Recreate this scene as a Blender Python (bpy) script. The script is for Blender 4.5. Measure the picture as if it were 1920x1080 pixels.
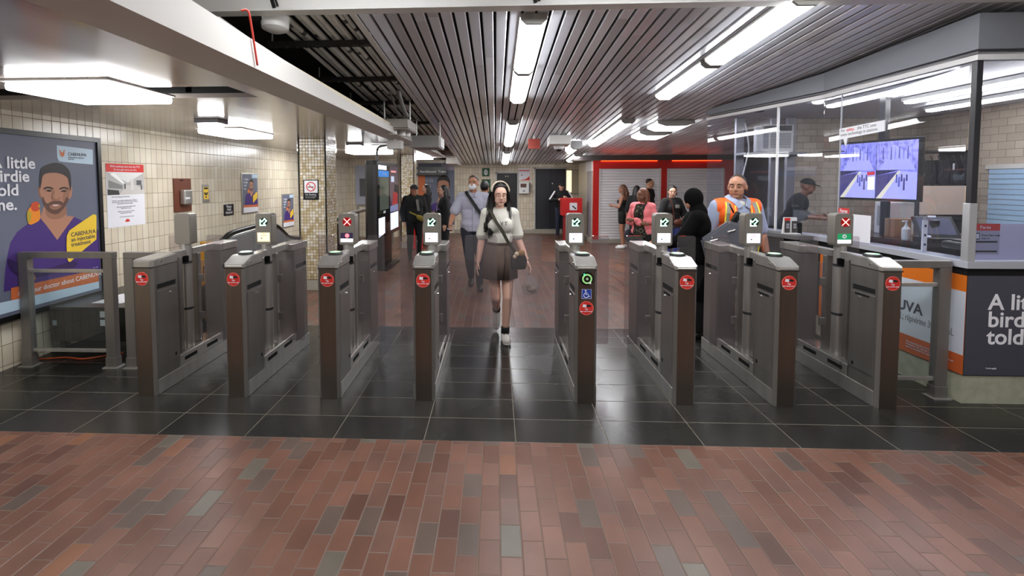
import bpy, bmesh, math, random
from mathutils import Vector, Matrix, Euler
random.seed(7)
for _o in list(bpy.data.objects): bpy.data.objects.remove(_o)
SC = bpy.context.scene; COL = SC.collection; PI = math.pi

# ------------------------------------------------------------------ camera, world, exposure
CAM_H = 1.7208
cam_d = bpy.data.cameras.new('camera'); cam = bpy.data.objects.new('camera', cam_d); COL.objects.link(cam)
_yaw, _pitch, _roll = 0.04399, 0.0493, -0.00299
def _cam_rot():
    cy, sy, cp, sp, cr, sr = math.cos(_yaw), math.sin(_yaw), math.cos(_pitch), math.sin(_pitch), math.cos(_roll), math.sin(_roll)
    B = Matrix(((1, 0, 0), (0, 0, -1), (0, 1, 0)))
    M = Matrix(((cr, -sr, 0), (sr, cr, 0), (0, 0, 1))) @ Matrix(((1, 0, 0), (0, cp, -sp), (0, sp, cp))) @ B @ Matrix(((cy, sy, 0), (-sy, cy, 0), (0, 0, 1)))
    return Matrix((M[0], -M[1], -M[2])).transposed()
cam.matrix_world = Matrix.Translation((0, 0, CAM_H)) @ _cam_rot().to_4x4()
cam_d.sensor_width = 36; cam_d.lens = 36 * 888.7 / 1920
cam_d.shift_x = (960 - 890.37) / 1920; cam_d.shift_y = -(540 - 382.7) / 1920
cam_d.clip_end = 100
SC.camera = cam
W = bpy.data.worlds.new('world'); SC.world = W; W.use_nodes = True
W.node_tree.nodes['Background'].inputs[0].default_value = (1, .96, .92, 1)
W.node_tree.nodes['Background'].inputs[1].default_value = 0.30
SC.view_settings.view_transform = 'Standard'; SC.view_settings.look = 'None'
SC.view_settings.exposure = 0.97; SC.view_settings.gamma = 1; SC.view_settings.use_curve_mapping = False
LAMP = 11.0          # radiance of the fluorescent diffusers

# ------------------------------------------------------------------ materials
def lin(c):
    if isinstance(c, str): c = [int(c[i:i + 2], 16) / 255 for i in (0, 2, 4)]
    return tuple((x / 12.92 if x <= .04045 else ((x + .055) / 1.055) ** 2.4) for x in c[:3]) + (1,)
MATS = {}
def mat(name, col, rough=.5, metal=0, emit=0, ecol=None, spec=.5, noise=0, nscale=8, bump=0, coat=0):
    if name in MATS: return MATS[name]
    m = bpy.data.materials.new(name); m.use_nodes = True; MATS[name] = m
    nt = m.node_tree; b = nt.nodes['Principled BSDF']
    c = lin(col)
    b.inputs['Base Color'].default_value = c; b.inputs['Roughness'].default_value = rough
    b.inputs['Metallic'].default_value = metal; b.inputs['Specular IOR Level'].default_value = spec
    b.inputs['Coat Weight'].default_value = coat
    if emit:
        b.inputs['Emission Color'].default_value = lin(ecol or col); b.inputs['Emission Strength'].default_value = emit
    if noise or bump:
        tc = nt.nodes.new('ShaderNodeTexCoord'); n = nt.nodes.new('ShaderNodeTexNoise'); n.inputs['Scale'].default_value = nscale
        n.inputs['Detail'].default_value = 4
        nt.links.new(tc.outputs['Object'], n.inputs['Vector'])
        if noise:
            mx = nt.nodes.new('ShaderNodeMix'); mx.data_type = 'RGBA'
            mx.inputs[6].default_value = tuple(x * (1 - noise) for x in c[:3]) + (1,)
            mx.inputs[7].default_value = tuple(min(1, x * (1 + noise)) for x in c[:3]) + (1,)
            nt.links.new(n.outputs['Fac'], mx.inputs[0]); nt.links.new(mx.outputs[2], b.inputs['Base Color'])
        if bump:
            bp = nt.nodes.new('ShaderNodeBump'); bp.inputs['Strength'].default_value = bump; bp.inputs['Distance'].default_value = .01
            nt.links.new(n.outputs['Fac'], bp.inputs['Height']); nt.links.new(bp.outputs['Normal'], b.inputs['Normal'])
    return m
def glass(name, tint, clear, rough=.02):
    """thin pane: tinted transmission mixed with a mirror reflection by Fresnel"""
    if name in MATS: return MATS[name]
    m = bpy.data.materials.new(name); m.use_nodes = True; MATS[name] = m
    nt = m.node_tree; nt.nodes.clear()
    o = nt.nodes.new('ShaderNodeOutputMaterial'); t = nt.nodes.new('ShaderNodeBsdfTransparent'); g = nt.nodes.new('ShaderNodeBsdfGlossy')
    d = nt.nodes.new('ShaderNodeBsdfDiffuse'); f = nt.nodes.new('ShaderNodeFresnel'); a = nt.nodes.new('ShaderNodeMixShader'); b = nt.nodes.new('ShaderNodeMixShader')
    t.inputs[0].default_value = lin(tint); g.inputs[0].default_value = (1, 1, 1, 1); g.inputs[1].default_value = rough
    d.inputs[0].default_value = lin(tint); f.inputs[0].default_value = 1.45; a.inputs[0].default_value = 1 - clear
    nt.links.new(t.outputs[0], a.inputs[1]); nt.links.new(d.outputs[0], a.inputs[2])
    geo = nt.nodes.new('ShaderNodeNewGeometry'); mu = nt.nodes.new('ShaderNodeMath'); mu.operation = 'MULTIPLY'; inv = nt.nodes.new('ShaderNodeMath'); inv.operation = 'SUBTRACT'; inv.inputs[0].default_value = 1
    nt.links.new(geo.outputs['Backfacing'], inv.inputs[1]); nt.links.new(f.outputs[0], mu.inputs[0]); nt.links.new(inv.outputs[0], mu.inputs[1])
    nt.links.new(mu.outputs[0], b.inputs[0]); nt.links.new(a.outputs[0], b.inputs[1]); nt.links.new(g.outputs[0], b.inputs[2])
    nt.links.new(b.outputs[0], o.inputs[0])
    return m
class G:
    def __init__(s, m): s.nt = m.node_tree; s.b = s.nt.nodes['Principled BSDF']
    def node(s, t): return s.nt.nodes.new('ShaderNode' + t)
    def set(s, inp, v):
        if hasattr(v, 'is_linked'): s.nt.links.new(v, inp)
        else: inp.default_value = v
    def m(s, op, a, b=0, c=0):
        n = s.node('Math'); n.operation = op; s.set(n.inputs[0], a); s.set(n.inputs[1], b); s.set(n.inputs[2], c); return n.outputs[0]
    def xyz(s):
        t = s.node('TexCoord'); x = s.node('SeparateXYZ'); s.nt.links.new(t.outputs['Object'], x.inputs[0]); return x.outputs
    def noise(s, scale, detail=3, stretch=None):
        t = s.node('TexCoord'); n = s.node('TexNoise'); n.inputs['Scale'].default_value = scale; n.inputs['Detail'].default_value = detail
        if stretch:
            mp = s.node('Mapping'); mp.inputs['Scale'].default_value = stretch; s.nt.links.new(t.outputs['Object'], mp.inputs[0]); s.nt.links.new(mp.outputs[0], n.inputs[0])
        else: s.nt.links.new(t.outputs['Object'], n.inputs[0])
        return n.outputs['Fac']
    def ramp(s, fac, stops, const=False):
        r = s.node('ValToRGB'); e = r.color_ramp.elements
        if const: r.color_ramp.interpolation = 'CONSTANT'
        while len(e) < len(stops): e.new(.5)
        for i, (p, c) in enumerate(stops): e[i].position = p; e[i].color = lin(c)
        s.set(r.inputs[0], fac); return r.outputs[0]
    def mix(s, fac, a, b, mode='MIX'):
        n = s.node('Mix'); n.data_type = 'RGBA'; n.blend_type = mode; s.set(n.inputs[0], fac); s.set(n.inputs[6], a); s.set(n.inputs[7], b); return n.outputs[2]
    def bump(s, h, strength=.3, dist=.004):
        n = s.node('Bump'); n.inputs['Strength'].default_value = strength; n.inputs['Distance'].default_value = dist; s.set(n.inputs['Height'], h); s.nt.links.new(n.outputs[0], s.b.inputs['Normal'])
def tiles(name, axes, su, sv, stops, grout, gw=.004, stagger=0, rough=.3, gr=.8, off=(0, 0), mottle=.12, bump=.5, rvar=.0, const=True, patch=None):
    """a laid surface: cells su x sv with grout lines; axes picks the object axes, e.g. 'yx' floor, 'sz' upright walls (s = x+y)"""
    m = bpy.data.materials.new(name); m.use_nodes = True; g = G(m); X = g.xyz()
    pick = {'x': lambda: X[0], 'y': lambda: X[1], 'z': lambda: X[2], 's': lambda: g.m('ADD', X[0], X[1])}
    u = g.m('DIVIDE', g.m('SUBTRACT', pick[axes[0]](), off[0]), su); v = g.m('DIVIDE', g.m('SUBTRACT', pick[axes[1]](), off[1]), sv)
    row = g.m('FLOOR', v)
    if stagger: u = g.m('ADD', u, g.m('MULTIPLY', g.m('FLOORED_MODULO', row, 2.), stagger))
    col = g.m('FLOOR', u); fu = g.m('SUBTRACT', u, col); fv = g.m('SUBTRACT', v, row)
    def edge(f, s): return g.m('MULTIPLY', g.m('MINIMUM', f, g.m('SUBTRACT', 1., f)), s)
    d = g.m('MINIMUM', edge(fu, su), edge(fv, sv))
    isg = g.m('LESS_THAN', d, gw / 2)
    cv = g.node('CombineXYZ'); g.set(cv.inputs[0], col); g.set(cv.inputs[1], row)
    wn = g.node('TexWhiteNoise'); wn.noise_dimensions = '2D'; g.nt.links.new(cv.outputs[0], wn.inputs['Vector'])
    c = g.ramp(wn.outputs['Value'], stops, const)
    nz = g.noise(2.5, 5)
    c = g.mix(1., c, g.ramp(nz, [(.25, (1 - mottle,) * 3), (.75, (1., 1., 1.))]), 'MULTIPLY')
    c = g.mix(isg, c, lin(grout)); g.set(g.b.inputs['Base Color'], c)
    r = g.m('ADD', rough, g.m('MULTIPLY', g.m('SUBTRACT', g.noise(1.3, 4), .5), rvar)) if rvar else rough
    g.set(g.b.inputs['Roughness'], g.m('ADD', g.m('MULTIPLY', isg, gr), g.m('MULTIPLY', g.m('SUBTRACT', 1., isg), r)))
    sm = g.node('MapRange'); sm.inputs[1].default_value = 0; sm.inputs[2].default_value = gw; g.set(sm.inputs[0], d)
    g.bump(sm.outputs[0], bump, .003)
    return m
def steel(name, col, rough, stretch, metal=.9):
    m = mat(name, col, rough, metal); g = G(m)
    n = g.noise(6, 5, stretch); c = lin(col)
    g.set(g.b.inputs['Base Color'], g.mix(n, tuple(x * .72 for x in c[:3]) + (1,), tuple(min(1, x * 1.2) for x in c[:3]) + (1,)))
    g.set(g.b.inputs['Roughness'], g.m('ADD', rough - .08, g.m('MULTIPLY', n, .18)))
    return m
STEEL = steel('brushed_steel', (.74, .73, .71), .3, (2, 2, .12), .75)
STEEL_F = steel('dimmed_front_steel', (.52, .485, .45), .32, (2, 2, .15), .95)  # darker steel for gate fronts: their dim reflection is put into the colour
STEEL_D = steel('dull_steel', (.53, .515, .50), .36, (2, 2, .15), .65)
CHROME = steel('polished_steel', (.82, .81, .79), .16, (6, 6, .1))
BLACK = mat('black_plastic', (.035, .035, .037), .35); BLACKM = mat('black_matte', (.02, .02, .02), .8)
WHITE = mat('white_enamel', (.86, .86, .85), .35); OFFW = mat('white_plaster', (.80, .79, .77), .6, noise=.04, nscale=3)
GREYF = mat('grey_fascia', (.46, .47, .50), .45); DGREY = mat('dark_grey', (.16, .16, .175), .5)
RED = mat('red_paint', (.72, .08, .08), .35); ORANGE = mat('orange_print', (.85, .42, .12), .45)
PAPER = mat('white_paper', (.88, .88, .9), .7); INK = mat('dark_ink', (.08, .08, .09), .7); GREYINK = mat('grey_ink', (.5, .5, .52), .7)
REDP = mat('red_print', (.80, .17, .14), .55)

# ------------------------------------------------------------------ mesh helpers
class MB:
    def __init__(s): s.bm = bmesh.new()
    def box(s, a, b, bev=0, seg=2):
        r = bmesh.ops.create_cube(s.bm, size=1); vs = r['verts']
        c = [(a[i] + b[i]) / 2 for i in range(3)]; d = [abs(b[i] - a[i]) for i in range(3)]
        for v in vs: v.co = Vector([v.co[i] * d[i] + c[i] for i in range(3)])
        if bev:
            es = list({e for v in vs for e in v.link_edges}); bmesh.ops.bevel(s.bm, geom=es, offset=min(bev, min(d) * .45), segments=seg, affect='EDGES', profile=.5)
        return s
    def cone(s, p0, p1, r0, r1=None, seg=20, cap=True):
        r1 = r0 if r1 is None else r1
        p0, p1 = Vector(p0), Vector(p1); d = p1 - p0; q = d.to_track_quat('Z', 'Y').to_matrix().to_4x4()
        bmesh.ops.create_cone(s.bm, cap_ends=cap, segments=seg, radius1=r0, radius2=r1, depth=d.length, matrix=Matrix.Translation((p0 + p1) / 2) @ q); return s
    def ball(s, c, r, rot=None, u=16, v=10):
        r = (r, r, r) if not hasattr(r, '__len__') else r
        m = Matrix.Translation(c) @ (rot.to_4x4() if rot else Matrix.Identity(4)) @ Matrix.Diagonal((*r, 1)); nv, nf = s.bm.verts.new, s.bm.faces.new
        rows = [[nv(m @ Vector((math.sin(PI * k / v) * math.cos(2 * PI * i / u), math.sin(PI * k / v) * math.sin(2 * PI * i / u), math.cos(PI * k / v)))) for i in range(u)] for k in range(1, v)]
        a, b = nv(m @ Vector((0, 0, 1))), nv(m @ Vector((0, 0, -1)))
        for i in range(u):
            j = (i + 1) % u; nf((a, rows[0][i], rows[0][j])); nf((b, rows[-1][j], rows[-1][i]))
            for k in range(v - 2): nf((rows[k][i], rows[k + 1][i], rows[k + 1][j], rows[k][j]))
        return s
    def cap(s, p0, p1, r0, r1=None, seg=14):
        r1 = r0 if r1 is None else r1; p0, p1 = Vector(p0), Vector(p1)
        s.ball(p0, r0, u=seg, v=8); s.ball(p1, r1, u=seg, v=8)
        if (p1 - p0).length > 1e-5: s.cone(p0, p1, r0, r1, seg)
        return s
    def chain(s, pts, rs, seg=12):
        for i in range(len(pts) - 1): s.cap(pts[i], pts[i + 1], rs[i] if hasattr(rs, '__len__') else rs, rs[i + 1] if hasattr(rs, '__len__') else rs, seg)
        return s
    def prism(s, poly, axis, a, b):
        """poly in the two other axes (x:(y,z) y:(x,z) z:(x,y)), extruded from a to b along axis"""
        def P(p, t): return {'x': (t, p[0], p[1]), 'y': (p[0], t, p[1]), 'z': (p[0], p[1], t)}[axis]
        A = [s.bm.verts.new(P(p, a)) for p in poly]; Bv = [s.bm.verts.new(P(p, b)) for p in poly]; n = len(poly)
        f = [s.bm.faces.new(A), s.bm.faces.new(Bv[::-1])]
        for i in range(n): f.append(s.bm.faces.new((A[i], Bv[i], Bv[(i + 1) % n], A[(i + 1) % n])))
        bmesh.ops.recalc_face_normals(s.bm, faces=f); return s
    def poly(s, pts):
        s.bm.faces.new([s.bm.verts.new(p) for p in pts]); return s
    def lathe(s, prof, c=(0, 0, 0), seg=24):
        rings = [[s.bm.verts.new((c[0] + r * math.cos(2 * PI * i / seg), c[1] + r * math.sin(2 * PI * i / seg), c[2] + z)) for i in range(seg)] for r, z in prof]
        fs = []
        for k in range(len(rings) - 1):
            for i in range(seg): fs.append(s.bm.faces.new((rings[k][i], rings[k][(i + 1) % seg], rings[k + 1][(i + 1) % seg], rings[k + 1][i])))
        fs.append(s.bm.faces.new(rings[0][::-1])); fs.append(s.bm.faces.new(rings[-1])); bmesh.ops.recalc_face_normals(s.bm, faces=fs); return s
    def tube(s, pts, r, seg=8):
        pts = [Vector(p) for p in pts]; rings = []
        for i, p in enumerate(pts):
            t = (pts[min(i + 1, len(pts) - 1)] - pts[max(i - 1, 0)]).normalized()
            up = Vector((0, 0, 1)) if abs(t.z) < .95 else Vector((1, 0, 0)); a = t.cross(up).normalized(); b = t.cross(a)
            rings.append([s.bm.verts.new(p + r * (a * math.cos(2 * PI * k / seg) + b * math.sin(2 * PI * k / seg))) for k in range(seg)])
        fs = []
        for k in range(len(rings) - 1):
            for i in range(seg): fs.append(s.bm.faces.new((rings[k][i], rings[k][(i + 1) % seg], rings[k + 1][(i + 1) % seg], rings[k + 1][i])))
        fs.append(s.bm.faces.new(rings[0][::-1])); fs.append(s.bm.faces.new(rings[-1])); bmesh.ops.recalc_face_normals(s.bm, faces=fs); return s
    def strip(s, pts, w, th, nrm=None):
        """flat strap along pts: width along cross(tangent, normal)"""
        pts = [Vector(p) for p in pts]; prev = None; fs = []
        for i, p in enumerate(pts):
            t = (pts[min(i + 1, len(pts) - 1)] - pts[max(i - 1, 0)]).normalized(); n = Vector(nrm[i] if isinstance(nrm, list) else nrm or (0, -1, 0))
            a = t.cross(n).normalized() * w / 2; n = a.cross(t).normalized() * th / 2
            r = [s.bm.verts.new(p + q) for q in (a + n, a - n, -a - n, -a + n)]
            if prev:
                for k in range(4): fs.append(s.bm.faces.new((prev[k], prev[(k + 1) % 4], r[(k + 1) % 4], r[k])))
            else: fs.append(s.bm.faces.new(r[::-1]))
            prev = r
        fs.append(s.bm.faces.new(prev)); bmesh.ops.recalc_face_normals(s.bm, faces=fs); return s
    def bez(s, *a): return s
def smooth_pts(pts, n=6):
    """Catmull-Rom through pts"""
    P = [Vector(p) for p in pts]; out = []
    for i in range(len(P) - 1):
        a, b, c, d = P[max(i - 1, 0)], P[i], P[i + 1], P[min(i + 2, len(P) - 1)]
        for k in range(n):
            t = k / n; out.append(.5 * ((2 * b) + (c - a) * t + (2 * a - 5 * b + 4 * c - d) * t * t + (3 * b - a - 3 * c + d) * t ** 3))
    out.append(P[-1]); return out
def obj(name, mb, m, parent=None, loc=None, smooth=False, label=None):
    me = bpy.data.meshes.new(name)
    if isinstance(mb, MB): mb.bm.to_mesh(me); mb.bm.free()
    else: me = mb; me.name = name
    if smooth:
        for p in me.polygons: p.use_smooth = True
        if smooth != 'all':
            try: me.set_sharp_from_angle(angle=.6)
            except Exception: pass
    me.materials.clear(); me.materials.append(m)
    o = bpy.data.objects.new(name, me); COL.objects.link(o)
    if loc: o.location = loc
    if parent: o.parent = parent
    if label: o['label'] = label
    return o
def tag(o, label, cat, group=None, kind=None):
    o['label'] = label; o['category'] = cat
    if group: o['group'] = group
    if kind: o['kind'] = kind
    return o
def thing(name, label, cat, loc=(0, 0, 0), rz=0, group=None):
    o = bpy.data.objects.new(name, None); COL.objects.link(o); o.empty_display_size = .1
    o.location = loc; o.rotation_euler = (0, 0, rz); return tag(o, label, cat, group)
def struct(name, mb, m, smooth=False):
    o = obj(name, mb, m, None, None, smooth); o['kind'] = 'structure'; return o
TMP = bpy.data.scenes.new('tmp')
def baked(o):
    """final mesh of an object, evaluated alone in a scratch scene"""
    TMP.collection.objects.link(o); vl = TMP.view_layers[0]; vl.update(); dg = vl.depsgraph; dg.update()
    return bpy.data.meshes.new_from_object(o.evaluated_get(dg))
def remesh(mb, voxel, smooth=6, cuts=()):
    """fuse overlapping shapes into one continuous skin"""
    me = bpy.data.meshes.new('tmp'); mb.bm.to_mesh(me); mb.bm.free(); o = bpy.data.objects.new('tmp', me)
    r = o.modifiers.new('r', 'REMESH'); r.mode = 'VOXEL'; r.voxel_size = voxel; r.adaptivity = 0
    if smooth:
        s = o.modifiers.new('s', 'SMOOTH'); s.iterations = smooth; s.factor = .5
    out = baked(o); bpy.data.objects.remove(o); bpy.data.meshes.remove(me)
    if cuts:
        bm = bmesh.new(); bm.from_mesh(out)
        for co, no in cuts:   # drop what lies on the side the normal points to
            bmesh.ops.bisect_plane(bm, geom=bm.verts[:] + bm.edges[:] + bm.faces[:], plane_co=co, plane_no=no, clear_outer=True)
        bm.to_mesh(out); bm.free()
    return out

def text_mesh(s, size, ext=.0006, align='LEFT', bold=0, narrow=1):
    cu = bpy.data.curves.new('t', 'FONT'); cu.body = s; cu.size = size; cu.align_x = align; cu.extrude = ext; cu.offset = bold; cu.resolution_u = 3
    o = bpy.data.objects.new('t', cu); me = baked(o); bpy.data.objects.remove(o); bpy.data.curves.remove(cu); return me
def text(name, s, m, parent, org, xd, yd, size, align='LEFT', bold=0, narrow=1, ext=.0006):
    """lettering whose baseline runs along xd and whose ascenders point along yd"""
    me = text_mesh(s, size, ext, align, bold); xd, yd = Vector(xd).normalized(), Vector(yd).normalized(); n = xd.cross(yd)
    M = Matrix((xd, yd, n)).transposed().to_4x4(); M.translation = Vector(org); me.transform(M @ Matrix.Diagonal((narrow, 1, 1, 1)))
    return obj(name, me, m, parent)
def flat(name, pts2, f, m, parent, lift, th=.0008):
    """thin printed shape: pts2 in (u,v), f maps (u,v,lift) to a point"""
    b = MB(); A = [b.bm.verts.new(f(u, v, lift)) for u, v in pts2]; Bv = [b.bm.verts.new(f(u, v, lift - th)) for u, v in pts2]; n = len(A)
    fs = [b.bm.faces.new(A), b.bm.faces.new(Bv[::-1])] + [b.bm.faces.new((A[i], Bv[i], Bv[(i + 1) % n], A[(i + 1) % n])) for i in range(n)]
    bmesh.ops.recalc_face_normals(b.bm, faces=fs); bmesh.ops.triangulate(b.bm, faces=[q for q in b.bm.faces if len(q.verts) > 4])
    return obj(name, b, m, parent)
def rrect(x0, y0, x1, y1, r, n=5):
    out = []
    for cx, cy, a in ((x1 - r, y1 - r, 0), (x0 + r, y1 - r, 90), (x0 + r, y0 + r, 180), (x1 - r, y0 + r, 270)):
        for k in range(n + 1): t = math.radians(a + 90 * k / n); out.append((cx + r * math.cos(t), cy + r * math.sin(t)))
    return out
def disc(cx, cy, r, n=28, ry=None): return [(cx + r * math.cos(2 * PI * i / n), cy + (ry or r) * math.sin(2 * PI * i / n)) for i in range(n)]
# ------------------------------------------------------------------ the setting
BRICK = [(0, (.435, .295, .238)), (.16, (.465, .318, .26)), (.34, (.415, .275, .218)), (.5, (.475, .33, .272)), (.64, (.43, .308, .262)), (.78, (.37, .25, .205)), (.86, (.375, .312, .278)), (.95, (.415, .385, .34)), (.985, (.52, .345, .25))]
m_brick = tiles('red_brick_paving', 'yx', .2032, .1016, BRICK, (.40, .34, .30), .005, .5, .36, .8, off=(.06, .02), mottle=.22, rvar=.25)
m_slate = tiles('dark_slate_tile', 'xy', .61, .305, [(0, (.165, .16, .15)), (.35, (.185, .18, .168)), (.7, (.15, .147, .138))], (.44, .41, .36), .005, 0, .26, .7, off=(-2.309, 3.048), mottle=.25, rvar=.25, bump=.25)
f = MB(); f.box((-9, -4, -.1), (9, 3.048, 0)); struct('floor', f, m_brick)
f = MB(); f.box((-9, 3.048, -.1), (9, 5.5, 0)); struct('floor_tile_band', f, m_slate)
f = MB(); f.box((-9, 5.5, -.1), (9, 24, 0)); struct('floor_far', f, m_brick)
WT = [(0, (.865, .82, .735)), (.25, (.84, .795, .705)), (.5, (.885, .85, .77)), (.75, (.855, .81, .725))]
m_wall = tiles('cream_wall_tile', 'sz', .0985, .192, WT, (.42, .36, .29), .005, 0, .22, .7, off=(-4.5 + .02, .035), mottle=.08, bump=.4)
m_small = tiles('small_beige_tile', 'sz', .047, .047, [(0, (.84, .80, .71)), (.22, (.80, .74, .62)), (.45, (.72, .64, .48)), (.6, (.88, .85, .79)), (.8, (.78, .71, .56))], (.25, .21, .16), .005, 0, .25, .7, off=(.01, .03), mottle=.06)
wl = MB(); wl.box((-4.75, -4, 0), (-4.5, 14.4, 2.5)); struct('wall_left', wl, m_wall)
w = MB(); w.box((-4.75, 14.4, 0), (-3.02, 14.65, 2.6)); struct('wall_left_end', w, m_wall)
# far wall with two doorways
w = MB()
for x0, x1, z0 in ((-2.75, 0, 0), (.74, 1.25, 0), (2.31, 3.2, 0), (0, .74, 2.0), (1.25, 2.31, 2.14)): w.box((x0, 15.5, z0), (x1, 15.7, 2.75))
struct('wall_back', w, m_wall)
b = MB(); b.box((-1.35, 15.47, 0), (0, 15.5, .12)); b.box((.74, 15.47, 0), (1.25, 15.5, .12)); b.box((1.2, 15.42, 0), (3.2, 15.5, .14)); struct('baseboard_back', b, mat('concrete_kerb', (.62, .60, .55), .8, noise=.12, nscale=20))
w = MB(); w.box((-5, 20, 0), (-2, 20.2, 2.8)); struct('wall_passage', w, mat('lit_passage_wall', (.86, .82, .74), .5))
w = MB(); w.box((3.2, 15.5, 0), (9, 15.7, 2.9)); struct('wall_back_shop', w, OFFW)
w = MB(); w.box((7.8, 6.5, 0), (8, 15.6, 2.9)); struct('wall_right', w, OFFW)
b = MB(); b.box((-4.5, 5.6, 0), (-4.485, 14.4, .1)); struct('baseboard_left', b, MATS['concrete_kerb'])
# doors
for n, x0, x1, zt, lab in ((1, 0, .74, 2.0, 'black'), (2, 1.25, 2.31, 2.14, 'double')):
    d = MB(); d.box((x0 + .04, 15.54, .13), (x1 - .04, 15.58, zt - .04))
    dm = mat('black_door', (.055, .055, .06), .4) if n == 1 else mat('navy_grey_door', (.13, .135, .165), .45)
    do = struct('door_%d' % n, d, dm); do['label'] = 'black service door' if n == 1 else 'dark blue grey double door'
    fr = MB()
    for a, c in (((x0, 0), (x0 + .04, zt)), ((x1 - .04, 0), (x1, zt)), ((x0, zt - .04), (x1, zt))): fr.box((a[0], 15.47, a[1]), (c[0], 15.6, c[1]))
    obj('door_frame', fr, mat('pale_door_frame', (.72, .72, .70), .4), do)
    if n == 2:
        s = MB(); s.box((1.775, 15.535, .13), (1.785, 15.541, 2.1)); obj('door_seam', s, BLACKM, do)
        k = MB(); k.cone((1.84, 15.54, 1.62), (1.84, 15.50, 1.62), .025); obj('door_knob', k, CHROME, do, smooth=True)
    else:
        k = MB(); k.cone((.33, 15.54, 1.86), (.33, 15.52, 1.86), .02).cone((.40, 15.54, 1.86), (.40, 15.52, 1.86), .02); obj('door_stud', k, CHROME, do)
# left low ceiling: glossy panels, beam with its bright upright face
m_panel = mat('glossy_ceiling_panel', (.64, .60, .57), .17, .3, noise=.10, nscale=1.6)
_g = G(m_panel); _g.bump(_g.noise(1.2, 2, (1, .35, 1)), .25, .05)
w = MB()
for x0, y0, x1, y1 in ((-4.75, -4, -1.68, 3.27), (-4.75, 3.70, -1.68, 16), (-4.75, 3.27, -4.2, 3.70), (-1.87, 3.27, -1.68, 3.70)): w.box((x0, y0, 2.385), (x1, y1, 2.42))
struct('ceiling_left', w, m_panel)
w = MB(); w.box((-4.22, 3.25, 2.53), (-1.85, 3.72, 2.56)); w.box((-4.22, 3.70, 2.42), (-1.85, 3.72, 2.53)); w.box((-4.22, 3.25, 2.42), (-1.85, 3.27, 2.53)); w.box((-4.22, 3.27, 2.42), (-4.2, 3.70, 2.53)); w.box((-1.87, 3.27, 2.42), (-1.85, 3.70, 2.53)); struct('ceiling_void', w, BLACKM)
w = MB(); w.box((-5, 15.7, 2.39), (-1.2, 20.2, 2.45)); struct('ceiling_passage', w, OFFW)
def loft(A, ya, B, yb):
    m = MB(); a = [m.bm.verts.new((x, ya, z)) for x, z in A]; b_ = [m.bm.verts.new((x, yb, z)) for x, z in B]; n = len(a)
    fs = [m.bm.faces.new(a), m.bm.faces.new(b_[::-1])] + [m.bm.faces.new((a[i], b_[i], b_[(i + 1) % n], a[(i + 1) % n])) for i in range(n)]; bmesh.ops.recalc_face_normals(m.bm, faces=fs); return m
def beam(h): return [(-1.68, 2.37), (-1.38, 2.37), (-1.38, h), (-1.42, h), (-1.42, 2.385), (-1.68, 2.385)]
struct('trim_beam', loft(beam(2.75), -4, beam(2.465), 4.5), OFFW); struct('trim_beam_far', loft(beam(2.465), 4.5, beam(2.40), 13.2), OFFW)
def tray(z): return [(-1.56, z), (-1.425, z), (-1.425, z + .05), (-1.56, z + .05)]
struct('trim_cable_tray', loft(tray(2.49), 3.0, tray(2.40), 12.4), mat('cream_paint', (.86, .82, .72), .5))
# slatted ceiling, falling away from the camera
CA, CB = 3.25, .065; CTILT = -math.atan(CB)
def cz(y): return CA - CB * y
def on_ceiling(o, x, y, drop=0): o.location = (x, y, cz(y) - drop); o.rotation_euler = (CTILT, 0, 0); return o
m_slat = mat('satin_metal_slat', (.62, .60, .58), .25, .2)
_g = G(m_slat); _X = _g.xyz(); _r = _g.m('FLOOR', _g.m('DIVIDE', _X[0], .107)); _c = _g.node('CombineXYZ'); _w0 = _g.node('TexWhiteNoise'); _w0.noise_dimensions = '1D'; _g.set(_w0.inputs['W'], _r)
_g.set(_c.inputs[0], _r); _g.set(_c.inputs[1], _g.m('FLOOR', _g.m('ADD', _g.m('DIVIDE', _X[1], 2.6), _w0.outputs['Value']))); _w = _g.node('TexWhiteNoise'); _w.noise_dimensions = '2D'; _g.nt.links.new(_c.outputs[0], _w.inputs['Vector'])
_g.set(_g.b.inputs['Base Color'], _g.ramp(_w.outputs['Value'], [(0, (.76, .77, .79)), (.4, (.84, .85, .87)), (.7, (.88, .90, .94)), (1, (.92, .93, .94))]))
w = MB()
y0, y1 = 3.62, 15.48
n0, n1 = -10, 64
for i in range(n0, n1):
    x = i * .107
    ya = y0
    w.prism([(x + .004, .02), (x + .004, 0), (x + .010, -.004), (x + .083, -.004), (x + .089, 0), (x + .089, .02)], 'y', ya, y1)
o = struct('ceiling', w, m_slat); o.location = (0, 0, CA); o.rotation_euler = (CTILT, 0, 0)
w = MB(); w.box((-2.4, 3.7, .17), (7.9, 15.6, .21)); o = struct('ceiling_deck', w, mat('dark_slab', (.09, .085, .075), .9)); o.location = (0, 0, CA); o.rotation_euler = (CTILT, 0, 0)  # one even near-black colour above the slats
w = MB(); w.prism([(3.7, 2.43), (13.2, 2.43), (13.2, cz(13.2) + .16), (3.7, cz(3.7) + .16)], 'x', -2.46, -2.41); struct('wall_ceiling_strip', w, MATS['dark_slab'])
w = MB(); w.prism([(-1.125, -.012), (-1.07, -.012), (-1.07, -.006), (-1.118, -.006), (-1.118, .05), (-1.125, .05)], 'y', y0, y1); o = struct('trim_slat_edge', w, WHITE); o.location = (0, 0, CA); o.rotation_euler = (CTILT, 0, 0)
w = MB(); w.box((-1.38, 13.2, 2.2), (-1.1, 15.5, 2.6)); w.box((-2.4, 13.0, 2.36), (-1.1, 13.2, 2.6)); struct('trim_bulkhead', w, OFFW)
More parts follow.
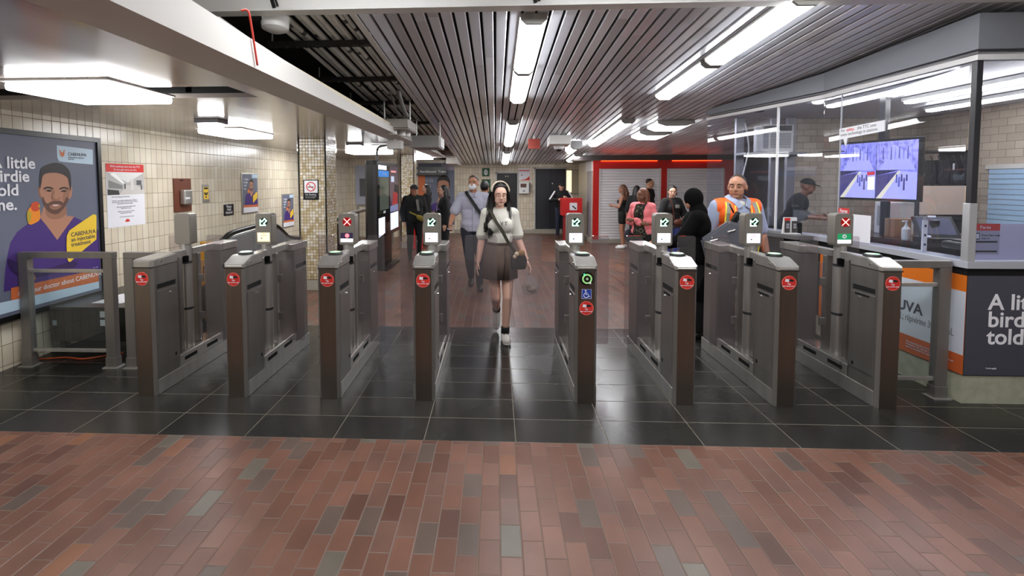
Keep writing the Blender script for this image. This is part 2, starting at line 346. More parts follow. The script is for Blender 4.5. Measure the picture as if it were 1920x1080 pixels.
# lobby ceiling on the near side of the gate line, with lamps added out of view for their light
w = MB(); w.box((-9, -4, 3.30), (9, 3.3, 3.36)); struct('ceiling_lobby', w, mat('lobby_ceiling', (.80, .79, .78), .5))
w = MB(); w.box((-9, -4.2, 0), (9, -4, 3.36)); struct('wall_lobby', w, mat('brown_tile_wall', (.50, .44, .39), .4))
w = MB(); w.box((6.5, -4, 0), (6.7, 6.5, 3.36)); struct('wall_lobby_right', w, OFFW)
# white roller-grille bar across the head of the gate line
bar = thing('grille_bar', 'long white metal bar hung across the slatted ceiling above the gates', 'bar', (0, 3.5, 3.0))
b = MB(); b.box((-2.42, -.05, -.03), (3.78, .05, .075), .008); b.box((-2.42, -.055, -.037), (3.78, .055, -.03)); obj('bar_body', b, WHITE, bar)
for x in (-1.61, .28, 1.42, 3.22):
    h = MB(); h.strip([(x - .02, -.056, .16), (x - .01, -.06, .03), (x + .005, -.06, -.02)], .025, .012, (0, -1, 0)); h.tube([(x + .04, -.06, .15), (x + .05, -.07, .08), (x + .015, -.07, .05), (x + .03, -.06, -.01)], .009); h.box((x - .04, -.07, .07), (x + .05, -.05, .1), .004)
    obj('hook', h, BLACKM, bar)

# ------------------------------------------------------------------ ceiling lamps
m_lamp = mat('lit_diffuser', (1, .99, .95), .4, emit=LAMP, ecol=(.985, .99, 1))
def strip_lamp(x, y, L, label, w=.17, h=.075, group='strip lamps on the slatted ceiling', slope=True):
    t = thing('ceiling_lamp', label, 'lamp', group=group)
    b = MB(); b.box((-w / 2 - .01, -L / 2, -.02), (w / 2 + .01, L / 2, 0), .004); obj('housing', b, WHITE, t)
    b = MB(); b.prism([(-w / 2, -.02), (-w / 2 + .005, -h * .55), (-w * .28, -h), (w * .28, -h), (w / 2 - .005, -h * .55), (w / 2, -.02)], 'y', -L / 2 + .012, L / 2 - .012); obj('diffuser', b, m_lamp, t)
    for s in (-1, 1):
        b = MB(); b.prism([(-w / 2 - .004, 0), (-w / 2, -h * .58), (-w * .29, -h - .006), (w * .29, -h - .006), (w / 2, -h * .58), (w / 2 + .004, 0)], 'y', s * L / 2 - .012, s * L / 2 + .012); obj('end_cap', b, mat('lamp_cap', (.62, .62, .6), .5), t)
    if slope: on_ceiling(t, x, y, .01)
    else: t.location = (x, y, slope or 3.3)
    return t
strip_lamp(.295, 4.38, 1.32, 'nearest strip lamp of the middle row on the slatted ceiling', .2)
strip_lamp(.295, 5.75, 1.3, 'second strip lamp of the middle row, end to end with the nearest one', .2)
for i, (y, l) in enumerate(((8.6, 'third strip lamp of the middle row, past the dark gap in the row'), (9.95, 'fourth strip lamp of the middle row, end to end with the third'), (12.6, 'strip lamp of the middle row close to the far tiled wall'), (13.95, 'farthest strip lamp of the middle row, touching the far tiled wall'))): strip_lamp(.29, y, 1.3, l, .2)
for y, l in ((4.15, 'large strip lamp of the right row nearest the camera, beside the ticket booth fascia'), (5.6, 'second strip lamp of the right row, ending above the booth glass'), (8.6, 'third strip lamp of the right row, in the middle of the hall'), (10.0, 'fourth strip lamp of the right row, near the red shop'), (13.3, 'last strip lamp of the right row, behind the white camera box')): strip_lamp(2.17, y, 1.36, l, .22)
for y, l in ((8.35, 'square ceiling lamp in front of the red shop, nearer of the pair'), (9.35, 'square ceiling lamp in front of the red shop, farther of the pair')):
    t = strip_lamp(3.0, y, .55, l, .6, .09, 'square lamps before the shop')
def low_lamp(x, y, w, L, label, h=.07, z=2.385):
    t = thing('ceiling_panel_lamp', label, 'lamp', (x, y, z), 0, 'panel lamps of the low left ceiling')
    b = MB(); b.box((-w / 2 - .012, -L / 2 - .012, -.015), (w / 2 + .012, L / 2 + .012, 0), .004); obj('housing', b, WHITE, t)
    b = MB(); b.box((-w / 2, -L / 2, -h), (w / 2, L / 2, -.015), .02, 3); obj('diffuser', b, m_lamp, t); return t
low_lamp(-2.83, 3.27, .70, .62, 'large bright panel lamp of the low ceiling over the advert, nearest')
low_lamp(-3.4, 6.15, .55, .85, 'panel lamp of the low ceiling over the escalator')
low_lamp(-3.65, 9.6, .6, .6, 'panel lamp of the low ceiling just left of the tiled pillar')
low_lamp(-2.75, 10.3, .9, .6, 'panel lamp of the low ceiling right of the tiled pillar, above the dark kiosk')
low_lamp(-2.0, 13.0, .5, .6, 'farthest panel lamp of the low ceiling, by the second pillar')
for x, y, l in ((-3.05, 5.0, 'small square emergency light hanging from the low ceiling before the tiled pillar'), (-2.45, 8.2, 'small emergency light hanging from the low ceiling above the dark kiosk')):
    t = thing('emergency_light', l, 'light', (x, y, 2.385)); b = MB(); b.box((-.13, -.1, -.045), (.13, .1, 0), .004); obj('housing', b, mat('light_grey_metal', (.55, .56, .58), .4), t)
    b = MB(); b.box((-.1, -.075, -.11), (.1, .075, -.045), .01); obj('diffuser', b, m_lamp, t)
for x, y in ((-1.5, .6), (1.5, .6), (-.2, -1.6), (4.3, 1.2), (3.4, -1.6), (-.9, 2.7), (.9, 2.7), (2.7, 2.7)):  # out-of-view lamps added to light the bar, gate fronts and bricks
    strip_lamp(x, y, 1.3, 'unseen strip lamp added on the lobby ceiling for its light', .3, .08, 'added lobby strip lamps', 3.3).rotation_euler = (0, 0, PI / 2 if y > 2 else 0)
low_lamp(-3.1, .6, .95, .62, 'unseen panel lamp added to the low ceiling for its light')  # added out of view for light on the near side
# ------------------------------------------------------------------ fare gates
PADDLE = glass('smoked_glass', (.915, .90, .905), .965)
GREEN = mat('green_light', (.10, .85, .50), .4, emit=1.6, ecol=(.15, .9, .55)); MINT = mat('mint_light', (.75, 1, .9), .4, emit=2.2, ecol=(.75, 1, .9))
DGREEN = mat('dark_green_lens', (.02, .16, .11), .3, emit=.08); DRED = mat('dark_red_lens', (.45, .03, .04), .3, emit=.15, ecol=(.8, .05, .06)); PINK = mat('pink_light', (1, .75, .72), .4, emit=2.0, ecol=(1, .62, .58))
SCREEN = mat('lit_screen', (.92, .92, .97), .3, emit=.85, ecol=(.9, .91, 1)); SCREENY = mat('warm_lit_screen', (.97, .88, .68), .3, emit=.8, ecol=(1, .88, .62)); SCRD = mat('dark_screen', (.12, .09, .16), .3, emit=.12, ecol=(.4, .3, .5)); SCRG = mat('green_screen', (.07, .45, .27), .3, emit=.5, ecol=(.08, .5, .3))
HEADC = mat('olive_grey_shell', (.52, .50, .47), .38, .4)
BLUE = mat('access_blue', (.10, .25, .62), .5)
def cab_outline(w, y0, y1, c=.024):
    return [(-w, y1), (-w, y0 + c), (-w + c * .8, y0), (w - c * .8, y0), (w, y0 + c), (w, y1)]
def sticker(parent, z, y):
    f = lambda u, v, l: (u, y - l, z + v)
    s = flat('sticker', disc(0, 0, .054), f, REDP, parent, .0015, .0015)
    flat('sticker_ring', [(0.0525 * math.cos(t), .0525 * math.sin(t)) for t in [2 * PI * i / 40 for i in range(41)]] + [(.050 * math.cos(t), .050 * math.sin(t)) for t in [2 * PI * i / 40 for i in range(40, -1, -1)]], f, mat('pale_red_print', (.93, .55, .50), .6), s, .0022)
    flat('sticker_card', [(-.030, .010), (-.002, .006), (.002, .026), (-.026, .031)], f, PAPER, s, .0022)
    flat('sticker_hand', [(-.004, .022), (.010, .029), (.030, .024), (.037, .015), (.028, .010), (.012, .010), (.004, .012)], f, INK, s, .0026)
    text('sticker_text', 'Tap', PAPER, s, (0, y - .0022, z - .012), (1, 0, 0), (0, 0, 1), .016, 'CENTER', .0004)
    text('sticker_text', 'your card to enter', PAPER, s, (0, y - .0022, z - .028), (1, 0, 0), (0, 0, 1), .0125, 'CENTER', .0003)
def arrow_pts(s, cx, cz): return [(cx + s * a, cz + s * b) for a, b in [(-1, -1), (.55, -1), (.1, -.5), (.95, .35), (.35, .95), (-.5, .1), (-1, .55)]]
def outline(poly, w, f, m, parent, name, lift=.002):
    b = MB(); n = len(poly)
    for i in range(n):
        p, q = Vector(poly[i]), Vector(poly[(i + 1) % n]); d = (q - p).normalized() * w / 2; o = Vector((-d.y, d.x)); a = [p - d + o, q + d + o, q + d - o, p - d - o]
        A = [b.bm.verts.new(f(c.x, c.y, lift)) for c in a]; Bv = [b.bm.verts.new(f(c.x, c.y, lift - .0015)) for c in a]
        fs = [b.bm.faces.new(A), b.bm.faces.new(Bv[::-1])] + [b.bm.faces.new((A[k], Bv[k], Bv[(k + 1) % 4], A[(k + 1) % 4])) for k in range(4)]
        bmesh.ops.recalc_face_normals(b.bm, faces=fs)
    return obj(name, b, m, parent)
def paddle(parent, s, reach, wide):
    i = .085 if not wide else .05
    tall = reach - .155 if not wide else .285
    P = [(i, .26), (reach - .012, .26), (reach, .272)] + [(reach - .02 + .02 * math.cos(math.radians(a)), 1.212 + .02 * math.sin(math.radians(a))) for a in (0, 30, 60, 90)] + [(tall + .02 + .02 * math.cos(math.radians(a)), 1.212 + .02 * math.sin(math.radians(a))) for a in (90, 120, 150, 180)] + [(tall, 1.0), (i, 1.0)]
    b = MB(); b.prism([(s * p[0], p[1]) for p in P], 'y', .60, .612); p = obj('glass_paddle', b, PADDLE, parent)
    for z in (.45, .8): b = MB(); b.box((s * (i - .012), .592, z), (s * (i + .03), .62, z + .07), .004); obj('clamp', b, STEEL_D, p)
def gate(x, label, kind, reach=(.25, .25), wide=(0, 0)):
    """kind: arrow, cross, back (display seen from behind), check"""
    t = thing('fare_gate', label, 'fare gate', (x, 3.615, 0), 0, 'fare gates in a row across the hall')
    w = .0825
    b = MB(); b.prism(cab_outline(w, 0, .30), 'z', 0, 1.035); obj('front_cabinet', b, STEEL_D, t)
    b = MB(); b.prism([(-w + .0192, -.002), (w - .0192, -.002), (w - .0192, .001), (-w + .0192, .001)], 'z', .002, 1.033); obj('front_plate', b, STEEL_F, t)  # front face kept darker than the sides, as it mirrors dim surroundings
    flat_lid = kind == 'back'
    prof = [(-.003, 1.04), (.302, 1.04), (.302, 1.122), (.13, 1.122), (.02, 1.075), (-.003, 1.062)] if not flat_lid else [(-.003, 1.04), (.302, 1.04), (.302, 1.115), (.03, 1.10), (-.003, 1.09)]
    b = MB(); b.prism(prof, 'x', -w - .003, w + .003)
    bmesh.ops.bevel(b.bm, geom=[e for e in b.bm.edges if abs(e.verts[0].co.y - e.verts[1].co.y) > .001 or abs(e.verts[0].co.x - e.verts[1].co.x) > .1], offset=.006, segments=2, affect='EDGES')
    # cut the front corners like the cabinet
    for sx in (-1, 1): bmesh.ops.bisect_plane(b.bm, geom=b.bm.verts[:] + b.bm.edges[:] + b.bm.faces[:], plane_co=(sx * w, .02, 0), plane_no=(sx * .024, -.02, 0), clear_outer=True)
    bmesh.ops.holes_fill(b.bm, edges=b.bm.edges[:])
    lid = obj('lid', b, STEEL, t)
    b = MB(); b.box((-w + .004, .0, 1.034), (w - .004, .296, 1.041)); obj('seam', b, BLACKM, lid)
    for s in (-1, 1):
        k = MB(); k.cone((s * (w + .002), .10, 1.075), (s * (w + .008), .10, 1.075), .009); obj('screw', k, CHROME, lid, smooth=True)
    if not flat_lid:
        b = MB(); b.lathe([(.058, 0), (.062, .006), (.058, .017), (.05, .019)], (0, .195, 1.122)); r = obj('card_reader', b, BLACK, t, smooth=True)
        b = MB(); b.lathe([(.045, .018), (.045, .0215)], (0, .195, 1.122)); obj('reader_face', b, mat('reader_glow', (.75, .80, .72), .4, emit=.25, ecol=(.6, .95, .7)), r)
        b = MB(); b.box((.025, .19, 1.1435), (.032, .2, 1.1445)); obj('reader_light', b, GREEN, r)
    for s in (-1, 1):
        X = s * w
        b = MB(); b.box((X - s * .002, .045, .225), (X + s * .004, .292, .838), .002); d = obj('service_door', b, STEEL_D, t)
        b = MB(); b.cone((X + s * .003, .20, .80), (X + s * .014, .20, .80), .011, .008); obj('door_lock', b, CHROME, d, smooth=True)
        b = MB(); b.box((X, .235, .245), (X + s * .006, .255, .272)); obj('keyhole', b, BLACKM, d)
        b = MB(); b.box((X - s * .002, .05, .855), (X + s * .0015, .27, .893)); obj('slot', b, BLACKM, t)
        if x > .5:
            b = MB(); b.box((X, .1, .815), (X + s * .006, .24, .832)); obj('door_plate', b, BLACKM, d)
    # base beam with the pedestal of the gap
    b = MB(); b.box((-.088, .03, 0), (.088, 1.27, .12), .004); b.box((-w, .29, .12), (w, .95, .215), .004); base = obj('base_beam', b, STEEL, t)
    for y0 in (.36, .68):
        for s in (-1, 1):
            b = MB(); b.box((s * (w - .002), y0, .155), (s * (w + .002), y0 + .17, .185)); obj('base_slot', b, BLACKM, base)
    b = MB(); b.box((-.07, .3, .215), (.07, .93, .222)); obj('base_plate', b, CHROME, base)
    # rear cabinet
    b = MB(); b.prism([(-w, .94), (w, .94), (w, 1.235), (w - .02, 1.26), (-w + .02, 1.26), (-w, 1.235)], 'z', .12, 1.03); obj('rear_cabinet', b, STEEL_D, t)
    b = MB(); b.box((-w - .002, .938, 1.034), (w + .002, 1.262, 1.105), .006); rl = obj('rear_lid', b, STEEL, t)
    for s in (-1, 1):
        X = s * w
        b = MB(); b.box((X - s * .002, .955, .225), (X + s * .004, 1.23, .838), .002); d = obj('service_door', b, STEEL_D, t)
        b = MB(); b.cone((X + s * .003, 1.1, .80), (X + s * .014, 1.1, .80), .011, .008); obj('door_lock', b, CHROME, d, smooth=True)
        b = MB(); b.box((X - s * .002, .97, .855), (X + s * .0015, 1.21, .893)); obj('slot', b, BLACKM, t)
    # bars, pivot columns, post
    b = MB(); b.box((-.028, .29, 1.055), (.028, .5, 1.115), .004); b.box((-.028, .60, 1.055), (.028, .945, 1.115), .004); obj('top_bar', b, STEEL, t)
    for y0 in (.40, .66):
        b = MB(); b.box((-.03, y0, .22), (.03, y0 + .055, 1.06), .01); obj('pivot_column', b, STEEL_D, t)
    b = MB(); b.cone((0, .545, .22), (0, .545, 1.16), .046, seg=28); p = obj('post', b, STEEL, t, smooth=True)
    for z in (.56, .98):
        b = MB(); b.lathe([(.0455, 0), (.0470, .002), (.0470, .022), (.0455, .024)], (0, .545, z), 28); obj('post_collar', b, DGREY, p, smooth=True)
    b = MB(); b.box((-.058, .485, 1.0), (.058, .5, 1.06), .004); obj('sensor', b, BLACK, p)
    # display head
    b = MB(); b.prism(rrect(-.074, 1.155, .074, 1.435, .026), 'y', .50, .605); bmesh.ops.bevel(b.bm, geom=[e for e in b.bm.edges if abs(e.verts[0].co.y - e.verts[1].co.y) < 1e-4], offset=.006, segments=2, affect='EDGES')
    h = obj('display_head', b, HEADC, t, smooth=True)
    f = lambda u, v, l: (u, .50 - l, v)
    if kind == 'arrow':
        flat('signal_lens', disc(.005, 1.362, .036), f, DGREEN, h, .001); outline(arrow_pts(.029, .002, 1.36), .008, f, MINT, h, 'arrow_light')
    elif kind != 'back':
        flat('signal_lens', disc(.005, 1.362, .040), f, DRED, h, .001)
        for s in (-1, 1):
            flat('cross_light', [(.005 + s * (-.030) - .0, 1.362 - .026), (.005 + s * -.026, 1.362 - .030), (.005 + s * .030, 1.362 + .026), (.005 + s * .026, 1.362 + .030)], f, PINK, h, .003)
    if kind == 'arrow':
        warm = x < -1.9
        sc = flat('screen', [(-.055, 1.185), (.055, 1.185), (.055, 1.265), (-.055, 1.265)], f, SCREENY if warm else SCREEN, h, .0012)
        text('screen_text', 'TAP', REDP, sc, (0, .4985, 1.25), (1, 0, 0), (0, 0, 1), .014, 'CENTER', .0004); text('screen_text', 'your card', REDP, sc, (0, .4985, 1.237), (1, 0, 0), (0, 0, 1), .014, 'CENTER', .0003)
        flat('screen_icon', [(-.025, 1.21), (-.012, 1.21), (-.012, 1.22), (-.025, 1.22)], f, INK, sc, .002); text('screen_text', '\u2192  3.25', GREYINK, sc, (.012, .4985, 1.214), (1, 0, 0), (0, 0, 1), .012, 'CENTER'); text('screen_text', 'Debit Credit accepted', GREYINK, sc, (0, .4985, 1.193), (1, 0, 0), (0, 0, 1), .010, 'CENTER')
    elif kind == 'cross':
        sc = flat('screen', [(-.055, 1.215), (.055, 1.215), (.055, 1.265), (-.055, 1.265)], f, SCRD, h, .0012); flat('screen_stop', disc(.004, 1.240, .019), f, mat('pink_stop', (.95, .45, .5), .4, emit=.7), sc, .002)
        text('screen_text', 'STOP', PAPER, sc, (.004, .4975, 1.237), (1, 0, 0), (0, 0, 1), .010, 'CENTER'); flat('screen', [(-.055, 1.183), (.055, 1.183), (.055, 1.213), (-.055, 1.213)], f, SCREEN, h, .0012)
    elif kind == 'check':
        sc = flat('screen', [(-.055, 1.215), (.055, 1.215), (.055, 1.265), (-.055, 1.265)], f, SCRG, h, .0012); flat('screen_tick_disc', disc(0, 1.242, .018), f, PAPER, sc, .002)
        flat('screen_tick', [(-.010, 1.243), (-.006, 1.247), (-.002, 1.241), (.009, 1.251), (.012, 1.247), (-.002, 1.233)], f, SCRG, sc, .003); flat('screen', [(-.055, 1.183), (.055, 1.183), (.055, 1.213), (-.055, 1.213)], f, SCREEN, h, .0012)
    # paddles
    paddle(t, -1, reach[0], wide[0]); paddle(t, 1, reach[1], wide[1])
    if kind == 'wheel': pass
    return t
GX = (-2.81, -2.065, -1.315, -.562, .692, 1.442, 2.192, 2.94)
glabel = ('leftmost fare gate in the row, its display seen from the blank back', 'second fare gate from the left, green arrow over a warm yellow screen', 'third fare gate from the left, red cross lit over a dark and white screen', 'fourth fare gate from the left, left of the walking woman in the wide aisle', 'fare gate with a blue wheelchair sign on its front, right of the walking woman', 'third fare gate from the right, in front of the figure in black', 'second fare gate from the right, in front of the man in the orange vest', 'rightmost fare gate, red cross over a green tick screen, beside the ticket booth')
gk = ('back', 'arrow', 'cross', 'arrow', 'arrow', 'arrow', 'arrow', 'check')
GATES = []
for i in range(8):
    wide = (1 if i == 4 else 0, 1 if i == 3 else 0); reach = (.57 if i == 4 else .30, .575 if i == 3 else .31)
    if i == 0: reach = (.20, .31)
    if i == 7: reach = (.30, .20)
    g = gate(GX[i], glabel[i], gk[i], reach, wide); GATES.append(g)
    sticker(g, .95 if i != 4 else .745, -.002)
g = GATES[4]
b = MB(); b.cone((0, 0, .975), (0, -.022, .975), .056, .05, 32); r = obj('front_reader', b, BLACK, g, smooth=True)
f = lambda u, v, l: (u, -.022 - l, .975 + v)
flat('reader_ring', disc(0, 0, .038), f, mat('reader_ring_green', (.55, .70, .50), .4, emit=.25, ecol=(.6, .9, .5)), r, .001); flat('reader_hub', disc(0, 0, .026), f, BLACK, r, .002)
flat('reader_symbol', disc(0, 0, .010, 12), f, mat('pale_green_print', (.7, .8, .66), .5), r, .003); flat('reader_light', disc(-.022, .034, .006, 10), f, GREEN, r, .002); flat('reader_tap_mark', disc(.022, -.030, .009, 12), f, PAPER, r, .003)
f = lambda u, v, l: (u, -.002 - l, .855 + v)
s = flat('wheelchair_sign', rrect(-.038, -.038, .038, .038, .004), f, BLUE, g, .0015, .0015)
flat('sign_border', [(-.036, -.036), (.036, -.036), (.036, .036), (-.036, .036), (-.036, -.036), (-.034, -.034), (-.034, .034), (.034, .034), (.034, -.034), (-.034, -.034)], f, PAPER, s, .0021)
flat('sign_figure', disc(-.007, .025, .006, 12), f, PAPER, s, .0022)
b = MB(); b.tube([f(-.007, .016, .002), f(-.006, -.004, .002), f(.014, -.004, .002), f(.020, -.022, .002), f(.027, -.020, .002)], .0028, 6); b.tube([f(-.007, .007, .002), f(.010, .007, .002)], .002, 6)
b.tube([f(.0 - .003 + .018 * math.cos(a), -.010 + .018 * math.sin(a), .002) for a in [math.radians(d) for d in range(115, 345, 15)]], .0024, 6); obj('sign_figure', b, PAPER, s)

# ------------------------------------------------------------------ steel barriers beside the gates
CLEAR = glass('clear_glass', (.93, .95, .95), .985)
def barrier(name, label, x0, x1, y, posts, mid=True, h=1.075, foot=True):
    t = thing(name, label, 'barrier', ((x0 + x1) / 2, y, 0)); X = lambda v: v - (x0 + x1) / 2
    b = MB(); b.box((X(x0), -.03, h - .055), (X(x1), .03, h), .003); obj('top_rail', b, STEEL_D, t)
    for p in posts:
        b = MB(); b.box((X(p) - .045, -.03, .004), (X(p) + .045, .03, h - .055), .003); q = obj('post', b, STEEL_D, t)
        b = MB(); b.box((X(p) - .05, -.035, .012), (X(p) + .05, .035, .10), .002); obj('post_sleeve', b, STEEL_D, q)
        b = MB(); b.box((X(p) - .07, -.055, 0), (X(p) + .07, .055, .012), .002); obj('foot_plate', b, STEEL, q)
    if mid:
        for z in (.885, .14):
            b = MB(); b.box((X(x0) + .06, -.014, z), (X(x1) - .02, .014, z + .03), .002); obj('clamp_rail', b, STEEL, t)
        b = MB(); b.box((X(x0) + .06, -.005, .17), (X(x1) - .02, .005, .885)); obj('glass_panel', b, CLEAR, t)
    return t
barrier('glass_barrier', 'steel and glass barrier in front of the black box under the advert', -4.41, -3.50, 4.18, (-4.36, -3.55))
barrier('steel_barrier', 'short steel barrier between the leftmost gate and the glass barrier', -3.40, -2.92, 4.18, (-3.355,), False)
barrier('glass_barrier', 'steel and glass barrier between the rightmost gate and the ticket booth', 3.03, 3.525, 3.82, (3.48,), True, 1.09)
# ------------------------------------------------------------------ printed adverts
SKIN_P = mat('skin_print', (.70, .50, .40), .5); SKIN_D = mat('skin_shadow_print', (.60, .42, .33), .5); HAIR_P = mat('hair_print', (.12, .09, .09), .5); BEARD_P = mat('beard_print', (.38, .26, .21), .5); TEETH = mat('teeth_print', (.88, .82, .78), .5)
LIP_P = mat('lip_print', (.62, .36, .33), .5); SHIRT_P = mat('violet_shirt_print', (.27, .17, .46), .5); ADBG = mat('slate_blue_print', (.40, .42, .49), .5); SLATEP = mat('dark_slate_print', (.27, .275, .32), .45)
YEL_P = mat('yellow_print', (.93, .78, .22), .5); ORA_P = mat('orange_red_print', (.80, .42, .22), .5); PALEB = mat('pale_blue_print', (.74, .83, .90), .5); BIRD_O = mat('bird_orange_print', (.92, .55, .12), .5); BIRD_R = mat('bird_red_print', (.80, .28, .12), .5); BIRD_G = mat('bird_olive_print', (.72, .62, .15), .5)
AD = {
'logo':[(.598,.977),(.961,.967),(.958,.866),(.651,.875),(.613,.879),(.598,.902)],
'shirt':[(0.1,.14),(.118,.25),(.144,.344),(.169,.409),(.225,.465),(.312,.505),(.426,.536),(.563,.39),(.718,.529),(.818,.493),(.99,.415),(.99,.14)],
'neck':[(.461,.608),(.476,.583),(.529,.555),(.584,.553),(.651,.601),(.665,.533),(.737,.525),(.654,.461),(.563,.388),(.47,.487),(.42,.534)],
'neckshade':[(.471,.593),(.476,.583),(.529,.555),(.584,.553),(.651,.597),(.66,.55),(.594,.52),(.508,.525),(.469,.56)],
'ear1':[(.41,.713),(.433,.713),(.441,.657),(.42,.664)],'ear2':[(.708,.71),(.728,.71),(.718,.658),(.692,.642)],
'face':[(.43,.745),(.439,.793),(.47,.825),(.567,.842),(.653,.829),(.713,.779),(.713,.701),(.692,.642),(.65,.593),(.584,.553),(.529,.555),(.476,.583),(.443,.641),(.426,.698)],
'cheek':[(.650,.70),(.700,.71),(.693,.66),(.660,.615),(.632,.635)],
'beard':[(.443,.645),(.476,.583),(.529,.555),(.584,.553),(.65,.593),(.688,.638),(.667,.652),(.636,.618),(.589,.628),(.54,.63),(.491,.619),(.469,.632),(.453,.661)],
'chin':[(.514,.606),(.607,.605),(.614,.594),(.574,.579),(.536,.579),(.508,.592)],
'mouth':[(.518,.608),(.553,.612),(.603,.608),(.575,.598),(.537,.598)],
'hair':[(.424,.706),(.434,.801),(.465,.841),(.556,.866),(.643,.86),(.705,.821),(.719,.761),(.709,.689),(.697,.736),(.682,.779),(.602,.804),(.504,.803),(.458,.785),(.441,.737)],
'brow1':[(.462,.713),(.498,.721),(.543,.712),(.542,.704),(.497,.711),(.462,.704)],'brow2':[(.605,.71),(.646,.718),(.684,.71),(.684,.702),(.646,.708),(.604,.701)],
'eye1':[(.479,.697),(.507,.702),(.535,.696),(.506,.689)],'eye2':[(.613,.692),(.642,.698),(.67,.692),(.642,.685)],
'nose':[(.542,.694),(.557,.69),(.548,.657),(.571,.643),(.597,.653),(.603,.645),(.58,.632),(.547,.636),(.529,.648)],
'teeth':[(.530,.607),(.553,.609),(.592,.607),(.575,.601),(.545,.601)],'moust':[(.500,.622),(.540,.632),(.567,.629),(.592,.632),(.628,.622),(.615,.617),(.567,.621),(.515,.616)],
'birdbody':[(.328,.5),(.308,.528),(.312,.575),(.336,.601),(.369,.61),(.408,.594),(.419,.562),(.412,.526),(.379,.509)],
'birdhead':[(.346,.589),(.344,.617),(.365,.629),(.393,.632),(.414,.622),(.416,.602),(.401,.579),(.367,.576)],
'birdwing':[(.308,.525),(.309,.571),(.331,.582),(.344,.558),(.333,.523),(.318,.512)],'beak':[(.407,.614),(.421,.607),(.41,.596),(.403,.602)],
'arm':[(.142,.321),(.242,.279),(.429,.226),(.7,.24),(.72,.2),(.425,.182),(.28,.196),(.168,.25)],'hand':[(.23,.225),(.325,.228),(.357,.179),(.327,.158),(.219,.161)],
'blob':[(.65,.406),(.675,.438),(.789,.48),(.936,.531),(.967,.521),(.956,.357),(.804,.296),(.671,.237),(.654,.243),(.643,.27),(.643,.347)],
'band':[(.153,.154),(.962,.150),(.962,.066),(.148,.086)],'blue':[(0.03,.087),(.962,.066),(.962,.02),(.03,.02)]}
def soft(pts, n=4):
    """closed smooth outline through pts"""
    N_ = len(pts); out = []
    for i in range(N_):
        a, b, c, d = (Vector(pts[(i + k) % N_]) for k in (-1, 0, 1, 2))
        for k in range(n): t = k / n; q = .5 * ((2 * b) + (c - a) * t + (2 * a - 5 * b + 4 * c - d) * t * t + (3 * b - a - 3 * c + d) * t ** 3); out.append((q.x, q.y))
    return out
def portrait(f, parent, base=.001, lite=False, only=None):
    """flat printed head of a smiling bearded man with a small bird, as on the advert"""
    seq = [('shirt', SHIRT_P, 'printed_shirt'), ('neck', SKIN_P, 'printed_neck'), ('neckshade', SKIN_D, 'printed_neck_shade'), ('ear1', SKIN_D, 'printed_ear'), ('ear2', SKIN_P, 'printed_ear'), ('face', SKIN_P, 'printed_face'), ('cheek', SKIN_D, 'printed_cheek'), ('beard', BEARD_P, 'printed_beard'), ('chin', SKIN_D, 'printed_chin'), ('mouth', LIP_P, 'printed_mouth'), ('teeth', TEETH, 'printed_smile'), ('moust', BEARD_P, 'printed_moustache'), ('hair', HAIR_P, 'printed_hair'), ('brow1', HAIR_P, 'printed_brow'), ('brow2', HAIR_P, 'printed_brow'), ('eye1', HAIR_P, 'printed_eye'), ('eye2', HAIR_P, 'printed_eye'), ('nose', SKIN_D, 'printed_nose'), ('birdbody', BIRD_O, 'printed_bird'), ('birdhead', BIRD_R, 'printed_bird_head'), ('birdwing', BIRD_G, 'printed_bird_wing'), ('beak', BIRD_G, 'printed_beak')]
    if not lite: seq += [('arm', SKIN_D, 'printed_arm'), ('hand', SKIN_D, 'printed_hand')]
    for k, (n, m, nm) in enumerate(seq):
        if lite and n in ('teeth', 'moust', 'cheek', 'chin', 'nose', 'beak', 'birdwing', 'neckshade', 'ear1', 'ear2'): continue
        if n in ('arm',): m = mat('violet_dark_print', (.20, .12, .33), .5)
        flat(nm, AD[n] if n in ('shirt', 'neck', 'hand') else soft(AD[n]), f, m, parent, base + .00025 * (k + 1), .0002)
    top = base + .00025 * 24
    flat('yellow_shape', AD['blob'], f, YEL_P, parent, top, .0002); return top
# big backlit advert on the left wall
Y0, Y1, Z0, Z1 = 3.93, 5.11, .5, 2.13; WX = -4.5
t = thing('advert_lightbox', 'large black framed advert with a smiling man and small orange bird on the tiled wall', 'advert', (WX, (Y0 + Y1) / 2, Z0)); yc = (Y0 + Y1) / 2
f = lambda u, v, l: (.055 + l, Y0 + u * (Y1 - Y0) - yc, v * (Z1 - Z0))
b = MB(); b.box((0, -.62, -.04), (.05, .62, 1.70)); obj('back_box', b, BLACKM, t)
b = MB()
for a, c in (((.05, -.635, -.05), (.075, -.59, 1.71)), ((.05, .59, -.05), (.075, .635, 1.71)), ((.05, -.59, 1.66), (.075, .59, 1.71)), ((.05, -.59, -.05), (.075, .59, .0))): b.box(a, c)
obj('frame', b, BLACK, t)
for m_ in (SKIN_P, SKIN_D, HAIR_P, BEARD_P, LIP_P, SHIRT_P, YEL_P, ORA_P, PALEB, BIRD_O, BIRD_R, BIRD_G, ADBG): pass
pn = flat('print_panel', [(-.01, -.005), (1.005, -.005), (1.005, 1.02), (-.01, 1.02)], f, ADBG, t, .001)
flat('logo_panel', AD['logo'], f, PALEB, t, .002)
top = portrait(f, t)
flat('orange_band', AD['band'], f, ORA_P, t, top + .0003, .0002); flat('pale_band', AD['blue'], f, PALEB, t, top + .0006, .0002)
